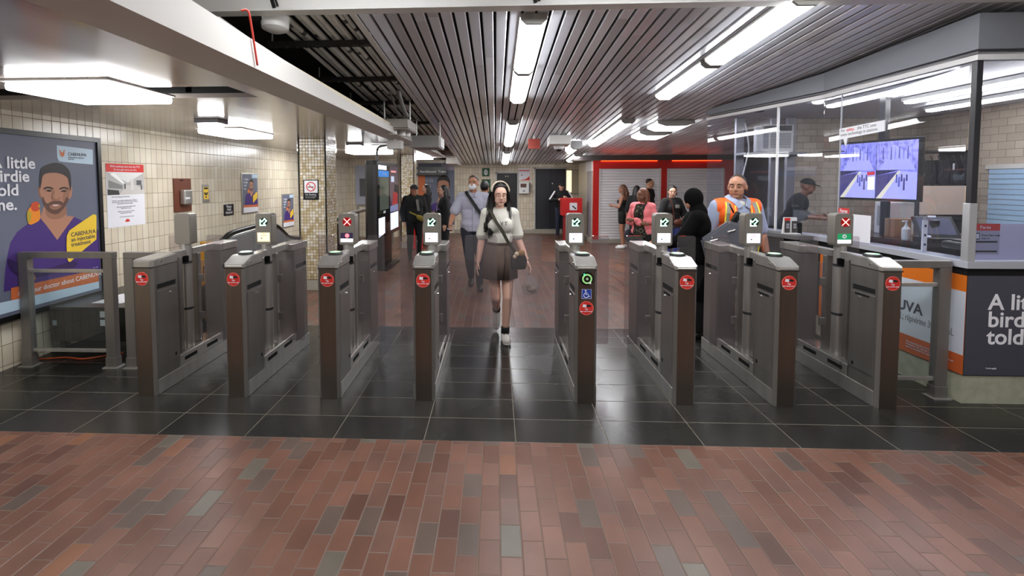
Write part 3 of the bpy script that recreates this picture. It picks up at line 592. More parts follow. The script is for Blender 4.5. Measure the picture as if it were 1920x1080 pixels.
def wtext(s, u, v, size, m, tilt=0, bold=.0, narrow=1, par=t, ff=f, lift=None, nm='lettering'):
    o = ff(u, v, (top + .0012) if lift is None else lift); return text(nm, s, m, par, o, (0, math.cos(tilt), math.sin(tilt)), (0, -math.sin(tilt), math.cos(tilt)), size, 'LEFT', bold, narrow)
PWHITE = mat('white_print', (.93, .93, .95), .5)
for s, u, v in (('A little', .045, .828), ('birdie', .045, .752), ('told', .045, .674), ('me.', .045, .593)): wtext(s, u, v, .150, PWHITE, bold=.003)
wtext('CABENUVA is', .69, .397, .062, SLATEP, .03, .0006, .95); wtext('an injectable', .69, .365, .062, SLATEP, .03, .0006, .95); wtext('treatment', .69, .333, .062, SLATEP, .03, .0006, .95)
wtext('Ask your doctor about CABENUVA.', .20, .100, .068, PWHITE, .012, .0004, .93)
wtext('CABENUVA', .70, .918, .045, SLATEP, 0, .0005, .95, lift=.004); wtext('(cabotegravir; rilpivirine', .70, .903, .02, GREYINK, lift=.004); wtext('injections)', .70, .892, .016, GREYINK, lift=.004)
flat('logo_mark', [(.62, .955), (.645, .93), (.67, .955), (.665, .918), (.645, .905), (.625, .918)], f, ORA_P, t, .004)
wtext('Terms apply', .9, .165, .014, PALEB)
# small framed adverts farther along the wall
for ya, yb, za, zb, lab in ((8.22, 8.74, 1.16, 1.85, 'small silver framed advert with the smiling man, right of the black handrail notice'), (9.79, 10.31, .75, 1.43, 'small silver framed advert low on the wall beside the tiled pillar')):
    t2 = thing('framed_advert', lab, 'advert', (WX, (ya + yb) / 2, za)); ym = (ya + yb) / 2; f2 = lambda u, v, l: (.016 + l, ya + u * (yb - ya) - ym, v * (zb - za))
    b = MB(); b.box((0, ya - ym - .02, -.02), (.015, yb - ym + .02, zb - za + .02), .003); obj('frame', b, STEEL, t2)
    flat('print_panel', [(0, 0), (1, 0), (1, 1), (0, 1)], f2, ADBG, t2, .0008); tp = portrait(f2, t2, lite=True)
    flat('white_band', [(0, 0), (1, 0), (1, .12), (0, .14)], f2, PAPER, t2, tp + .001); flat('orange_band', [(0, .14), (1, .12), (1, .185), (0, .2)], f2, ORA_P, t2, tp + .001); flat('logo_panel', [(.6, .9), (1, .9), (1, 1), (.6, 1)], f2, PALEB, t2, tp + .001)
    for s, v in (('A little', .84), ('birdie', .76), ('told', .68), ('me.', .60)): wtext(s, .04, v, .06, PWHITE, par=t2, ff=f2, lift=tp + .002)
# notice with red heading
ya, yb, za, zb = 5.29, 5.88, 1.18, 1.935
t3 = thing('paper_notice', 'white paper notice with red heading and station picture, right of the large advert', 'notice', (WX, (ya + yb) / 2, za)); ym = (ya + yb) / 2
f3 = lambda u, v, l: (.002 + l, ya + u * (yb - ya) - ym, v * (zb - za))
flat('sheet', [(0, 0), (1, 0), (1, 1), (0, 1)], f3, PAPER, t3, .002, .0019); flat('red_heading', [(0, .87), (1, .87), (1, 1), (0, 1)], f3, REDP, t3, .0028)
pc = flat('picture', [(.02, .51), (1, .51), (1, .87), (.02, .87)], f3, mat('picture_grey', (.70, .69, .68), .6), t3, .0028)
for i, (pl, c) in enumerate((([(.02, .87), (1, .87), (.55, .70)], (.85, .85, .84)), ([(.02, .51), (.02, .6), (.3, .58), (.32, .51)], (.2, .2, .2)), ([(.32, .51), (.5, .66), (.75, .66), (1, .58), (1, .51)], (.78, .76, .74)), ([(.62, .58), (.7, .58), (.7, .76), (.62, .76)], (.82, .81, .79)), ([(.1, .83), (.42, .68), (.45, .7), (.2, .86)], (.93, .93, .92)), ([(.05, .62), (.4, .6), (.4, .66), (.05, .74)], (.5, .5, .49)), ([(.45, .6), (.48, .6), (.48, .68), (.45, .68)], (.15, .15, .16)), ([(.78, .66), (.92, .66), (.92, .74), (.78, .74)], (.35, .35, .36)), ([(.9, .58), (.93, .58), (.93, .66), (.9, .66)], (.15, .15, .16)))): flat('picture_shape', pl, f3, mat('picture_tone_%d' % i, c, .6), pc, .0032 + i * .0002, .0003)
wtext("We're putting more into the TTC", .5, .945, .034, PAPER, par=t3, ff=f3, lift=.0034).location = (0, -.235, 0); wtext('So you get more out of it.', .5, .895, .034, PAPER, par=t3, ff=f3, lift=.0034).location = (0, -.18, 0)
for s, v, w_ in (("We're busy making your subway better", .47, .8), ("You'll see crews working on lighting, tiles and ceilings to", .41, .8), ('make this station brighter, cleaner and safer for everyone', .385, .8), ('who travels with us, day and night.', .36, .5), ('Some areas may be closed while we work.', .31, .55), ('Please follow the signs.', .285, .3), ('Thank you for your patience while we', .235, .5), ('keep this station moving.', .21, .35), ('For more information visit ttc.ca', .15, .4)): wtext(s, .12 + (.8 - w_) / 2 * .9, v, .019, GREYINK, par=t3, ff=f3, lift=.0034, narrow=.9)
flat('red_crest', [(.46, .07), (.54, .07), (.57, .085), (.54, .10), (.53, .115), (.47, .115), (.46, .10), (.43, .085)], f3, REDP, t3, .0034)
# copper panel with steel dispenser
t = thing('wall_telephone_panel', 'brown copper plate with a small steel box on the tiled wall', 'panel', (WX, 6.61, 1.292))
b = MB(); b.box((0, -.185, 0), (.02, .185, .475), .003); obj('plate', b, mat('copper_plate', (.46, .27, .20), .4, .35, noise=.1), t)
b = MB(); b.box((.02, -.08, .1), (.10, .10, .315), .02, 3); q = obj('steel_box', b, STEEL, t); b = MB(); b.box((.1, -.075, .18), (.102, .03, .205)); obj('label_strip', b, PAPER, q); b = MB(); b.box((.02, -.05, .44), (.03, .0, .455)); obj('latch', b, BLACKM, t)
t = thing('wall_sign', 'small metal plate with a yellow label and black pictures', 'sign', (WX, 7.16, 1.40)); b = MB(); b.box((0, -.085, 0), (.012, .085, .275), .002); obj('plate', b, STEEL, t)
f4 = lambda u, v, l: (.012 + l, u, v); y4 = flat('yellow_label', [(-.06, .05), (.06, .05), (.06, .235), (-.06, .235)], f4, YEL_P, t, .001)
for p in ([(-.045, .20), (.045, .20), (.045, .228), (-.045, .228)], [(-.05, .15), (-.02, .16), (0, .13), (.025, .16), (.05, .15), (.03, .11), (-.03, .11)], [(-.03, .07), (.03, .07), (0, .10)]): flat('label_picture', p, f4, INK, y4, .0016, .0005)
t = thing('wall_sign', 'small black notice reading please hold handrail on the tiled wall', 'sign', (WX, 7.785, 1.148)); b = MB(); b.box((0, -.145, 0), (.01, .145, .19), .002); obj('plate', b, BLACK, t)
for s, z in (('Please', .132), ('Hold', .082), ('Handrail', .032)): text('lettering', s, PAPER, t, (.0105, 0, z), (0, 1, 0), (0, 0, 1), .06, 'CENTER', .0005)
# ------------------------------------------------------------------ black box behind the barrier
t = thing('equipment_box', 'low wide black box with white labels on the floor under the advert', 'box', (-3.92, 4.95, 0))
b = MB(); b.box((-.5, -.5, .14), (.48, .5, .46), .006); obj('body', b, mat('black_gloss', (.03, .034, .034), .22), t)
b = MB(); b.box((-.505, -.505, .46), (.485, .505, .485), .004); obj('top', b, mat('black_lid', (.10, .098, .098), .3), t)
for x in (-.45, .40):
    for y in (-.45, .42): b = MB(); b.box((x, y, 0), (x + .05, y + .05, .14)); obj('foot', b, BLACKM, t)
b = MB(); b.box((-.2, -.35, .485), (.12, .05, .487)); obj('paper_label', b, PAPER, t)
for z in (.30, .385): b = MB(); b.box((.02, -.503, z), (.11, -.5, z + .06)); obj('white_label', b, PAPER, t)
b = MB(); b.box((-.47, -.503, .30), (-.43, -.5, .35)); obj('small_label', b, mat('pale_label', (.55, .58, .6), .6), t)
b = MB(); b.tube(smooth_pts([(-4.5, 4.28, .012), (-4.2, 4.36, .012), (-4.0, 4.33, .012), (-3.86, 4.4, .012), (-3.72, 4.5, .012)]), .009); tag(obj('cord', b, mat('orange_cord', (.6, .25, .08), .6), smooth='all'), 'thin orange cord lying on the tiles under the black box', 'cord')
# ------------------------------------------------------------------ tiled pillars
def pillar(name, x0, x1, y0, y1, z1):
    b = MB(); b.box((x0, y0, .17), (x1, y1, z1)); o = struct(name, b, m_small)
    b = MB(); b.box((x0 + .005, y0 + .005, 0), (x1 - .005, y1 - .005, .17)); obj('plinth', b, MATS['concrete_kerb'], o)
    b = MB(); b.box((x1 - .014, y0 - .006, .17), (x1 + .006, y0 + .014, z1)); b.box((x0 - .006, y0 - .006, .17), (x0 + .014, y0 + .014, z1)); obj('corner_strip', b, BLACKM, o)
pillar('pillar_near', -3.08, -2.65, 7.3, 7.78, 2.385); pillar('pillar_far', -2.42, -2.08, 12.0, 12.4, 2.385)
t = thing('no_smoking_sign', 'no smoking sign on the near tiled pillar', 'sign', (-2.885, 7.3, 1.43)); b = MB(); b.box((-.122, -.008, 0), (.122, 0, .315), .002); obj('plate', b, BLACK, t)
f5 = lambda u, v, l: (u, -.008 - l, v); wp = flat('white_field', [(-.105, .11), (.105, .11), (.105, .30), (-.105, .30)], f5, PAPER, t, .001)
R_ = [(.075 * math.cos(a), .205 + .075 * math.sin(a)) for a in [2 * PI * i / 40 for i in range(41)]] + [(.060 * math.cos(a), .205 + .060 * math.sin(a)) for a in [2 * PI * i / 40 for i in range(40, -1, -1)]]
flat('red_ring', R_, f5, REDP, wp, .002); flat('cigarette', [(-.05, .193), (.045, .193), (.045, .207), (-.05, .207)], f5, INK, wp, .0014, .0004); flat('red_bar', [(-.050, .250), (-.042, .258), (.050, .160), (.042, .152)], f5, REDP, wp, .0022)
text('lettering', 'No Smoking', PAPER, t, (-.09, -.0088, .07), (1, 0, 0), (0, 0, 1), .034)
for s, z in (('Under City of Toronto by-law', .045), ('the maximum fine is $5000', .027)): text('lettering', s, PAPER, t, (-.09, -.0088, z), (1, 0, 0), (0, 0, 1), .014)
# ------------------------------------------------------------------ escalator along the left wall
def escalator(y0, y1, x, lab, ztop):
    t = thing('escalator', lab, 'escalator', (x, y0, 0)); L = y1 - y0
    prof = smooth_pts([(0, .0, .62), (0, .05, .76), (0, .25, ztop - .03), (0, .6, ztop + .05), (0, L * .6, ztop + .05), (0, L - .5, ztop - .25), (0, L, .55)], 8)
    b = MB(); b.tube([(0, .04, .5)] + prof, .036, 8); obj('handrail', b, BLACK, t, smooth='all')
    b = MB(); b.prism([(0, .2), (.05, .55)] + [(p.y + .02, p.z - .07) for p in prof[2:]] + [(L, .2)], 'x', -.03, .03); obj('balustrade', b, mat('smoky_panel', (.50, .51, .52), .3, .1), t)
    b = MB(); b.tube([(0, p.y + .02, p.z - .055) for p in prof[2:]], .022, 8); obj('trim_rail', b, CHROME, t, smooth='all')
    b = MB(); b.box((-.12, -.05, 0), (.12, L, .2), .01); obj('skirt', b, STEEL, t)
    b = MB(); b.box((.13, -.3, 0), (.85, L, .03), .004); obj('comb_plate', b, STEEL_D, t); return t
escalator(6.55, 9.5, -4.02, 'escalator with a black handrail between the tiled wall and the near pillar', .90)
t = thing('landing_barrier', 'steel barrier rail and post by the wall left of the dark kiosk', 'barrier', (-3.3, 12.8, 0)); b = MB(); b.box((-.5, -.03, 1.02), (.5, .03, 1.09)); obj('top_rail', b, STEEL_D, t)
for x in (-.47, .47): b = MB(); b.box((x - .03, -.03, 0), (x + .03, .03, 1.02)); obj('post', b, STEEL_D, t)
t = thing('landing_rail', 'thick dark handrail sloping up between the near pillar and the kiosk', 'rail', (-2.95, 8.4, 0)); b = MB(); b.tube([(-.05, 0, .97), (.0, 1.0, 1.06), (.12, 3.0, 1.12), (.2, 4.2, 1.12)], .04); obj('handrail', b, STEEL_D, t, smooth='all')
b = MB(); b.box((-.08, .02, 0), (-.03, 1.2, .9)); b.box((.0, .02, 0), (.02, 1.2, .93)); obj('panel', b, DGREY, t)
# poster on the end wall behind the kiosk
t = thing('wall_poster', 'pale blue poster with a grey square on the tiled wall left of the dark kiosk', 'poster', (-3.55, 14.39, 1.0)); b = MB(); b.box((-.75, -.01, 0), (0, 0, 1.2)); obj('sheet', b, mat('pale_lilac_print', (.68, .69, .75), .6), t); b = MB(); b.box((-.62, -.015, .25), (-.1, -.01, .8)); obj('picture', b, mat('mid_grey_print', (.38, .38, .40), .6), t)
# ------------------------------------------------------------------ information kiosk
t = thing('information_kiosk', 'tall dark information kiosk with two lit screens standing behind the left gates', 'kiosk', (-2.27, 8.6, 0))
KB = mat('kiosk_black', (.045, .045, .05), .25)
b = MB(); b.prism([(-.13, .04), (-.10, 0), (.04, 0), (.09, .05), (.09, 2.0), (.04, 2.05), (-.13, 2.05)], 'z', .62, 2.10); obj('cabinet', b, KB, t, smooth=True)
b = MB(); b.prism([(-.125, .02), (-.09, -.012), (.03, -.012), (.08, .04)], 'z', .64, 2.02); obj('side_column', b, mat('kiosk_grey', (.20, .195, .195), .35), t)
b = MB(); b.box((-.08, .45, 0), (.06, 1.35, .62), .01); obj('pedestal', b, KB, t); b = MB(); b.box((-.2, .3, 0), (.2, 1.5, .02), .004); obj('base_plate', b, BLACK, t)
fk = lambda u, v, l: (.091 + l, u, v)
s1 = flat('screen', [(.10, 1.07), (1.02, 1.07), (1.02, 2.03), (.10, 2.03)], fk, mat('kiosk_screen', (.05, .055, .06), .1, emit=.03, ecol=(.3, .33, .35)), t, .001)
flat('screen_header', [(.14, 1.80), (1.0, 1.80), (1.0, 1.92), (.14, 1.92)], fk, mat('screen_blue', (.10, .42, .72), .3, emit=.5), s1, .002); flat('screen_bar', [(.14, 1.94), (.8, 1.94), (.8, 2.02), (.14, 2.02)], fk, SCREEN, s1, .002)
text('screen_text', '511 Directory', PAPER, s1, (.0945, .42, 1.835), (0, 1, 0), (0, 0, 1), .07); flat('screen_view', [(.22, 1.16), (.98, 1.16), (.98, 1.79), (.22, 1.79)], fk, mat('screen_grey', (.27, .29, .26), .15, emit=.1, ecol=(.5, .55, .5)), s1, .002); flat('screen_icon', rrect(.5, 1.09, .68, 1.14, .01), fk, PAPER, s1, .002)
s2 = flat('screen', [(1.08, 1.06), (1.92, 1.06), (1.92, 2.03), (1.08, 2.03)], fk, mat('kiosk_screen_mauve', (.22, .16, .20), .15, emit=.12, ecol=(.5, .4, .5)), t, .001)
for i, (p, c) in enumerate((([(1.2, 1.9), (1.7, 1.9), (1.7, 1.94), (1.2, 1.94)], (.9, .6, .6)), ([(1.2, 1.7), (1.5, 1.7), (1.5, 1.82), (1.2, 1.82)], (.75, .8, .9)), ([(1.3, 1.2), (1.8, 1.2), (1.85, 1.45), (1.4, 1.5)], (.6, .12, .15)), ([(1.5, 1.5), (1.9, 1.45), (1.9, 1.62), (1.55, 1.66)], (.1, .1, .12)), ([(1.1, 1.08), (1.9, 1.08), (1.9, 1.22), (1.1, 1.2)], (.45, .5, .65)))): flat('screen_picture', p, fk, mat('kiosk_pic_%d' % i, c, .3, emit=.3), s2, .002 + i * .0004)
for a, c in ((.12, .62), (1.12, 1.9)): flat('lit_notice', [(a, .66 if a < 1 else .70), (c, .70), (c, 1.02 if a < 1 else 1.05), (a, 1.02 if a < 1 else 1.05)], fk, mat('lit_notice', (.86, .89, .93), .5, emit=.55, ecol=(.85, .9, 1)), t, .001)
t = thing('conduit_drop', 'bent grey conduit running along the low ceiling and down into the dark kiosk', 'pipe', (-2.15, 8.55, 2.0)); b = MB(); b.tube(smooth_pts([(0, 0, .08), (0, 0, .25), (.05, -.05, .33), (.25, -.2, .355), (.55, -.4, .355)]), .022); obj('pipe', b, mat('dark_pipe', (.30, .30, .31), .4, .3), t, smooth='all')
t = thing('conduit_run', 'thin dark conduit along the low ceiling from the small emergency light', 'pipe', (-2.4, 8.25, 2.34)); b = MB(); b.tube(smooth_pts([(.16, .22, .02), (.2, .24, .03), (.45, .28, .032), (.95, .28, .032)]), .008); obj('pipe', b, MATS['dark_pipe'], t, smooth='all')
# yellow board seen through the leftmost gate
t = thing('yellow_board', 'yellow board with black letters standing behind the leftmost gate', 'board', (-3.36, 5.5, 0)); b = MB(); b.box((-.17, -.02, .05), (.17, .02, 1.0), .006); obj('board', b, mat('amber_board', (.78, .55, .16), .5), t)
for s, z in (('NE', .62), ('PAS', .40), ('NON', .18)): text('lettering', s, INK, t, (-.15, -.021, z), (1, 0, 0), (0, 0, 1), .13)
for x in (-.14, .1): b = MB(); b.box((x, -.08, 0), (x + .04, .08, .05)); obj('foot', b, BLACKM, t)
# ------------------------------------------------------------------ conduits in the open ceiling strip
GALV = mat('galvanised_pipe', (.86, .87, .85), .3, .2, noise=.2, nscale=5)
xs = [-1.85, -1.785, -1.715, -1.645, -1.58, -1.515, -1.45, -1.39, -1.335, -1.28, -1.225, -1.175]
for i, x in enumerate(xs):
    r = .022 if i % 3 != 1 else .028; r = .016 if i > 9 else r; t = thing('conduit', 'galvanised conduit pipe in the bundle running along the open ceiling strip', 'pipe', group='conduits in the open ceiling strip'); on_ceiling(t, x, 3.6)
    dz = .075 + .03 * (i % 2); b = MB(); b.tube([(0, .2, dz), (0, 4.0 + (i * 37 % 11) * .1, dz), (.012, 7.9, dz)], r, 10); obj('pipe', b, GALV, t, smooth='all')
    for k in range(5):
        y = .35 + (i * 53 % 17) * .06 + k * 1.75; b = MB(); b.cone((0, min(y, 7.8), dz), (0, min(y, 7.8) + .06, dz), r * 1.18, seg=10); obj('coupling', b, mat('coupling_grey', (.42, .43, .42), .4, .6), t, smooth=True)
for i, (y, lab) in enumerate(((4.38, 'nearest dark channel bracket under the ceiling conduits'), (5.55, 'second dark channel bracket under the ceiling conduits'), (6.75, 'third dark channel bracket under the conduits, above the drooping cables'), (8.3, 'fourth dark channel bracket under the conduits, at the grey ceiling boxes'), (9.9, 'fifth dark channel bracket under the conduits'), (11.5, 'farthest dark channel bracket under the conduits'))):
    t = thing('channel_bracket', lab, 'bracket', group='channel brackets under the conduits'); on_ceiling(t, -1.6, y); b = MB(); b.prism([(-.03, 0), (.03, 0), (.03, .045), (.022, .045), (.022, .01), (-.022, .01), (-.022, .045), (-.03, .045)], 'x', -.5, .46); obj('channel', b, mat('dark_channel', (.26, .25, .25), .45, .4), t)
    for k in range(9): b = MB(); b.cone((-.44 + k * .1, -.008, -.014), (-.44 + k * .1, -.008, 0), .016, seg=8); obj('clamp_nut', b, MATS['dark_channel'], t)
    for x in (-.47, .452): b = MB(); b.cone((x, 0, .045), (x, 0, .17), .008, seg=8); obj('hanger_rod', b, GALV, t)
t = thing('cable_tray_fitting', 'round white fitting with loose wires at the head of the conduit bundle', 'fitting'); on_ceiling(t, -1.72, 3.70, .03); b = MB(); b.lathe([(.06, -.09), (.10, -.07), (.11, .02), (.05, .05)], (0, 0, 0), 20); obj('cap', b, WHITE, t, smooth=True); b = MB(); b.box((-.16, -.08, -.03), (-.05, .08, .06), .01); obj('block', b, BLACKM, t)
b = MB(); b.tube(smooth_pts([(-1.40, 2.60, 2.66), (-1.372, 2.62, 2.665), (-1.366, 2.64, 2.6), (-1.366, 2.70, 2.385)]), .006); tag(obj('red_wire', b, mat('red_wire', (.75, .2, .14), .5), smooth='all'), 'thin red wire hanging down the white ceiling beam', 'wire')
# grey boxes and hangers at the far end of the strip
t = thing('junction_box', 'grey metal ceiling box with round sockets below, hung at the beam', 'box', (-1.36, 6.5, 2.42)); BXC = mat('beige_metal_box', (.62, .60, .56), .45)
b = MB(); b.box((-.20, -.12, 0), (.18, .55, .14), .006); obj('body', b, BXC, t); b = MB(); b.box((-.205, -.125, .012), (.185, .555, .02)); obj('seam', b, DGREY, t)
for x, y in ((-.05, 0), (.03, .2), (.07, .38)): b = MB(); b.cone((x, y, -.06), (x, y, 0), .055, seg=16); obj('socket', b, WHITE, t, smooth=True)
for x in (.17, -.19): b = MB(); b.cone((x, .1, .14), (x, .1, .42), .011, seg=8); obj('hanger_rod', b, GALV, t)
t = thing('junction_box', 'larger plain grey ceiling box farther back beyond the socketed box', 'box', (-1.05, 8.0, 2.27)); b = MB(); b.box((-.35, -.2, 0), (.12, .5, .20), .006); obj('body', b, mat('grey_metal_box', (.58, .58, .57), .45), t); b = MB(); b.box((.12, -.12, .02), (.14, .42, .18), .004); obj('cover', b, WHITE, t)
for x in (-.3, .1): b = MB(); b.cone((x, .1, .2), (x, .1, .5), .011, seg=8); obj('hanger_rod', b, GALV, t)
t = thing('junction_box', 'small white ceiling box hung just left of the plain grey box', 'box', (-1.55, 7.3, 2.21)); b = MB(); b.box((-.11, -.1, 0), (.11, .1, .13), .006); obj('body', b, WHITE, t); b = MB(); b.cone((0, 0, .13), (0, 0, .2), .02, seg=8); obj('stem', b, GALV, t)
for x, lab in ((-1.20, 'thick grey cable drooping from the third bracket to the socketed ceiling box'), (-1.30, 'thin grey cable drooping beside the thick one to the socketed ceiling box')):
    r = .03 if x > -1.25 else .014; b = MB(); b.tube(smooth_pts([(x - .01, 5.9, 2.84), (x, 6.05, 2.72), (x + .015, 6.2, 2.62), (x + .02, 6.3, 2.585), (x - .03, 6.34, 2.58)]), r); tag(obj('cable', b, mat('grey_cable', (.42, .42, .41), .45), smooth='all'), lab, 'cable')
# ------------------------------------------------------------------ ticket booth on the right
BG = glass('booth_glass', (.93, .94, .97), .985, .01)
booth = thing('ticket_booth', 'glass ticket booth with orange, white and dark advert panels round its base', 'booth', (3.57, 3.72, 0))
bx, by = 3.57, 3.72
FOOT = [(6.45, 3.72), (3.57, 3.72), (3.57, 5.35), (3.13, 7.2), (4.2, 7.6), (6.45, 7.6)]
def off_path(d):   # foot print moved outward by d (left and near sides)
    return [(6.45, 3.72 - d), (3.57 - d, 3.72 - d), (3.57 - d, 5.35 - d * .1), (3.13 - d, 7.2 + d * .3), (4.2, 7.6), (6.45, 7.6)]
def L(p): return [(x - bx, y - by) for x, y in p]
b = MB(); b.prism(L(off_path(-.006)), 'z', 0, .215); obj('plinth', b, mat('mossy_concrete', (.64, .64, .56), .9, noise=.3, nscale=14, bump=.4), booth)
inner = lambda d, t: L(off_path(d)[:4]) + L(off_path(d - t)[:4])[::-1]
b = MB(); b.prism(inner(-.008, .06), 'z', .215, 1.0); obj('base_wall', b, DGREY, booth)
LEDGE = mat('pale_ledge', (.66, .67, .70), .35)
b = MB(); b.prism(inner(.03, .20), 'z', 1.05, 1.10); obj('ledge', b, LEDGE, booth)
b = MB(); b.prism(inner(.0, .10), 'z', 1.0, 1.05); obj('ledge_shadow_strip', b, BLACKM, booth)  # black strip stands in for the shadow under the ledge
b = MB(); b.prism(inner(.02, .05), 'z', 2.60, 2.64); obj('head_rail', b, mat('pale_rail', (.80, .80, .80), .35), booth)
b = MB(); b.prism(inner(-.02, .25), 'z', 2.66, 2.68); obj('soffit', b, mat('soffit_grey', (.42, .42, .44), .5), booth)
# fascia following the slope of the slats
b = MB(); P = L(off_path(.02)[:4]); Q = L(off_path(-.06)[:4]); fs = []
def topz(p): return min(2.94, cz(p[1] + by) - .03)
for lo, hi in (((P, Q)),):
    A = [b.bm.verts.new((*p, 2.68)) for p in lo]; Bv = [b.bm.verts.new((*p, topz(p))) for p in lo]; C_ = [b.bm.verts.new((*p, 2.68)) for p in hi]; D = [b.bm.verts.new((*p, topz(p))) for p in hi]
    for i in range(3):
        fs += [b.bm.faces.new((A[i], A[i + 1], Bv[i + 1], Bv[i])), b.bm.faces.new((C_[i + 1], C_[i], D[i], D[i + 1])), b.bm.faces.new((A[i + 1], A[i], C_[i], C_[i + 1])), b.bm.faces.new((Bv[i], Bv[i + 1], D[i + 1], D[i]))]
    fs += [b.bm.faces.new((A[0], Bv[0], D[0], C_[0])), b.bm.faces.new((A[3], C_[3], D[3], Bv[3]))]
bmesh.ops.recalc_face_normals(b.bm, faces=fs); obj('fascia', b, GREYF, booth)
b = MB(); b.cone((.06 - .03, 3.0, 2.655), (.03, 3.0, 2.66), .07, seg=20); obj('ceiling_hole', b, BLACKM, booth)
def pane(p, q, z0, z1, name='glass_pane', m=BG, th=.008):
    p, q = Vector((*p, 0)), Vector((*q, 0)); d = (q - p).normalized(); n = Vector((-d.y, d.x, 0)) * th / 2; b = MB(); o = Vector((bx, by, 0))
    b.prism([tuple((p + n - o)[:2]), tuple((q + n - o)[:2]), tuple((q - n - o)[:2]), tuple((p - n - o)[:2])], 'z', z0, z1); return obj(name, b, m, booth)
pane((3.575, 3.78), (3.575, 5.1), 1.10, 2.6); pane((3.575, 5.11), (3.575, 5.35), 1.1, 2.6); pane((3.57, 5.36), (3.43, 5.95), 1.1, 2.6); pane((3.428, 5.96), (3.135, 7.19), 1.10, 2.6)
pane((3.62, 3.725), (6.4, 3.725), 1.10, 2.6)
def mullion(x, y, w, z0, z1, m): b = MB(); b.box((x - w - bx, y - w - by, z0), (x + w - bx, y + w - by, z1), .003); return obj('mullion', b, m, booth)
mullion(3.585, 3.735, .022, 1.54, 2.6, mat('dark_mullion', (.14, .14, .155), .35)); mullion(3.575, 3.73, .028, 1.10, 1.54, mat('aluminium_mullion', (.75, .76, .77), .35, .6))
mullion(3.575, 5.105, .006, 1.1, 2.6, LEDGE); mullion(3.43, 5.955, .012, 1.1, 2.6, WHITE)
# printed panels wrapped round the base
def side(u, v, l): return (-.002 + .008 - .006 - l - .0 + .0, u - by, v)     # face x = 3.57, u runs along y
WHP = mat('cool_white_print', (.80, .82, .86), .45); ORP = mat('bright_orange_print', (.86, .45, .10), .45); ORD = mat('burnt_orange_print', (.76, .36, .18), .45)
wr = flat('advert_panel', [(3.72, .225), (5.34, .225), (5.34, .99), (3.72, .99)], side, ORP, booth, .004, .003)
flat('white_field', [(3.72, .375), (4.62, .375), (4.62, .865), (3.72, .865)], side, WHP, wr, .005); flat('white_field', rrect(4.72, .30, 5.3, .88, .06), side, WHP, wr, .005)
flat('lower_band', [(3.74, .225), (4.62, .235), (4.62, .372), (3.72, .372), (3.72, .24)], side, ORD, wr, .0055)
def stext(s, y, z, size, m, bold=.0, narrow=1, right=False): return text('lettering', s, m, wr, side(y, z, .0062), (0, -1, 0), (0, 0, 1), size, 'RIGHT' if right else 'LEFT', bold, narrow)
stext('CABENUVA', 4.075, .583, .125, SLATEP, .003, 1, True); stext('600mg/3mL; rilpivirine 300mg/mL', 3.80, .50, .085, GREYINK, .0, .62, True)
for i, s in enumerate(('The subscribing information can', 'be found on our web site. Ask', 'your care provider for details')): stext(s, 4.22, .315 - i * .022, .02, PALEB)
stext('\u2648' if False else 'V', 4.40, .29, .07, PALEB); stext('Terms apply', 3.86, .30, .014, PALEB)
front = lambda u, v, l: (u - bx, 0 - l - .0, v)
fp = flat('advert_panel', [(3.572, .225), (6.4, .225), (6.4, .99), (3.572, .99)], front, SLATEP, booth, .004, .003)
for s, z in (('A little', .735), ('birdie', .602), ('told me.', .469)): text('lettering', s, PWHITE, fp, front(3.728, z, .005), (1, 0, 0), (0, 0, 1), .168, 'LEFT', .003)
text('lettering', 'Terms apply', PWHITE, fp, front(3.728, .275, .005), (1, 0, 0), (0, 0, 1), .016)
# fare notices on the glass
def onglass(u, v, l): return (.002 - l, u - by, v)
def notice(name, lab, y0, y1, z0, z1, head):
    t = thing(name, lab, 'notice', (3.575, 0, 0)); g = lambda u, v, l: (-.006 - l, u, v)
    flat('sheet', [(y0, z0), (y1, z0), (y1, z1), (y0, z1)], g, PAPER, t, .001)
    if head:
        flat('red_heading', [(y0, z1 - .06), (y1, z1 - .06), (y1, z1), (y0, z1)], g, REDP, t, .002); text('lettering', 'Fares', PAPER, t, g((y0 + y1) / 2, z1 - .046, .0026), (0, -1, 0), (0, 0, 1), .05, 'CENTER', .0008)
        for k, zz in enumerate((.10, .15, .2)): flat('price_row', [(y0 + .02, z1 - zz), (y1 - .03, z1 - zz), (y1 - .03, z1 - zz + .012), (y0 + .02, z1 - zz + .012)], g, INK, t, .002)
    return t
notice('fares_notice', 'paper notice headed Fares in red on the booth glass behind the rightmost gate', 4.94, 5.09, 1.115, 1.43, True)
notice('blank_notice', 'plain white paper leaning on the booth glass right of the small fares notice', 4.66, 4.91, 1.11, 1.375, False)
t = thing('fares_notice', 'large white notice headed Fares in red inside the booth front glass', 'notice', (3.60, 3.75, 1.1)); g = lambda u, v, l: (u, -.012 - l, v)
flat('sheet', [(.02, .01), (.9, .01), (.9, .285), (.02, .285)], g, mat('lilac_paper', (.80, .78, .86), .6), t, .001); flat('red_heading', [(.02, .232), (.205, .232), (.205, .285), (.02, .285)], g, REDP, t, .002); text('lettering', 'Fares', PAPER, t, g(.06, .246, .003), (1, 0, 0), (0, 0, 1), .036)
flat('price_block', [(.02, .05), (.205, .05), (.205, .23), (.02, .23)], g, mat('grey_lilac_print', (.66, .65, .72), .6), t, .0016)
for z in (.14, .067): flat('price_row', [(.025, z), (.19, z), (.19, z + .014), (.025, z + .014)], g, INK, t, .0024)
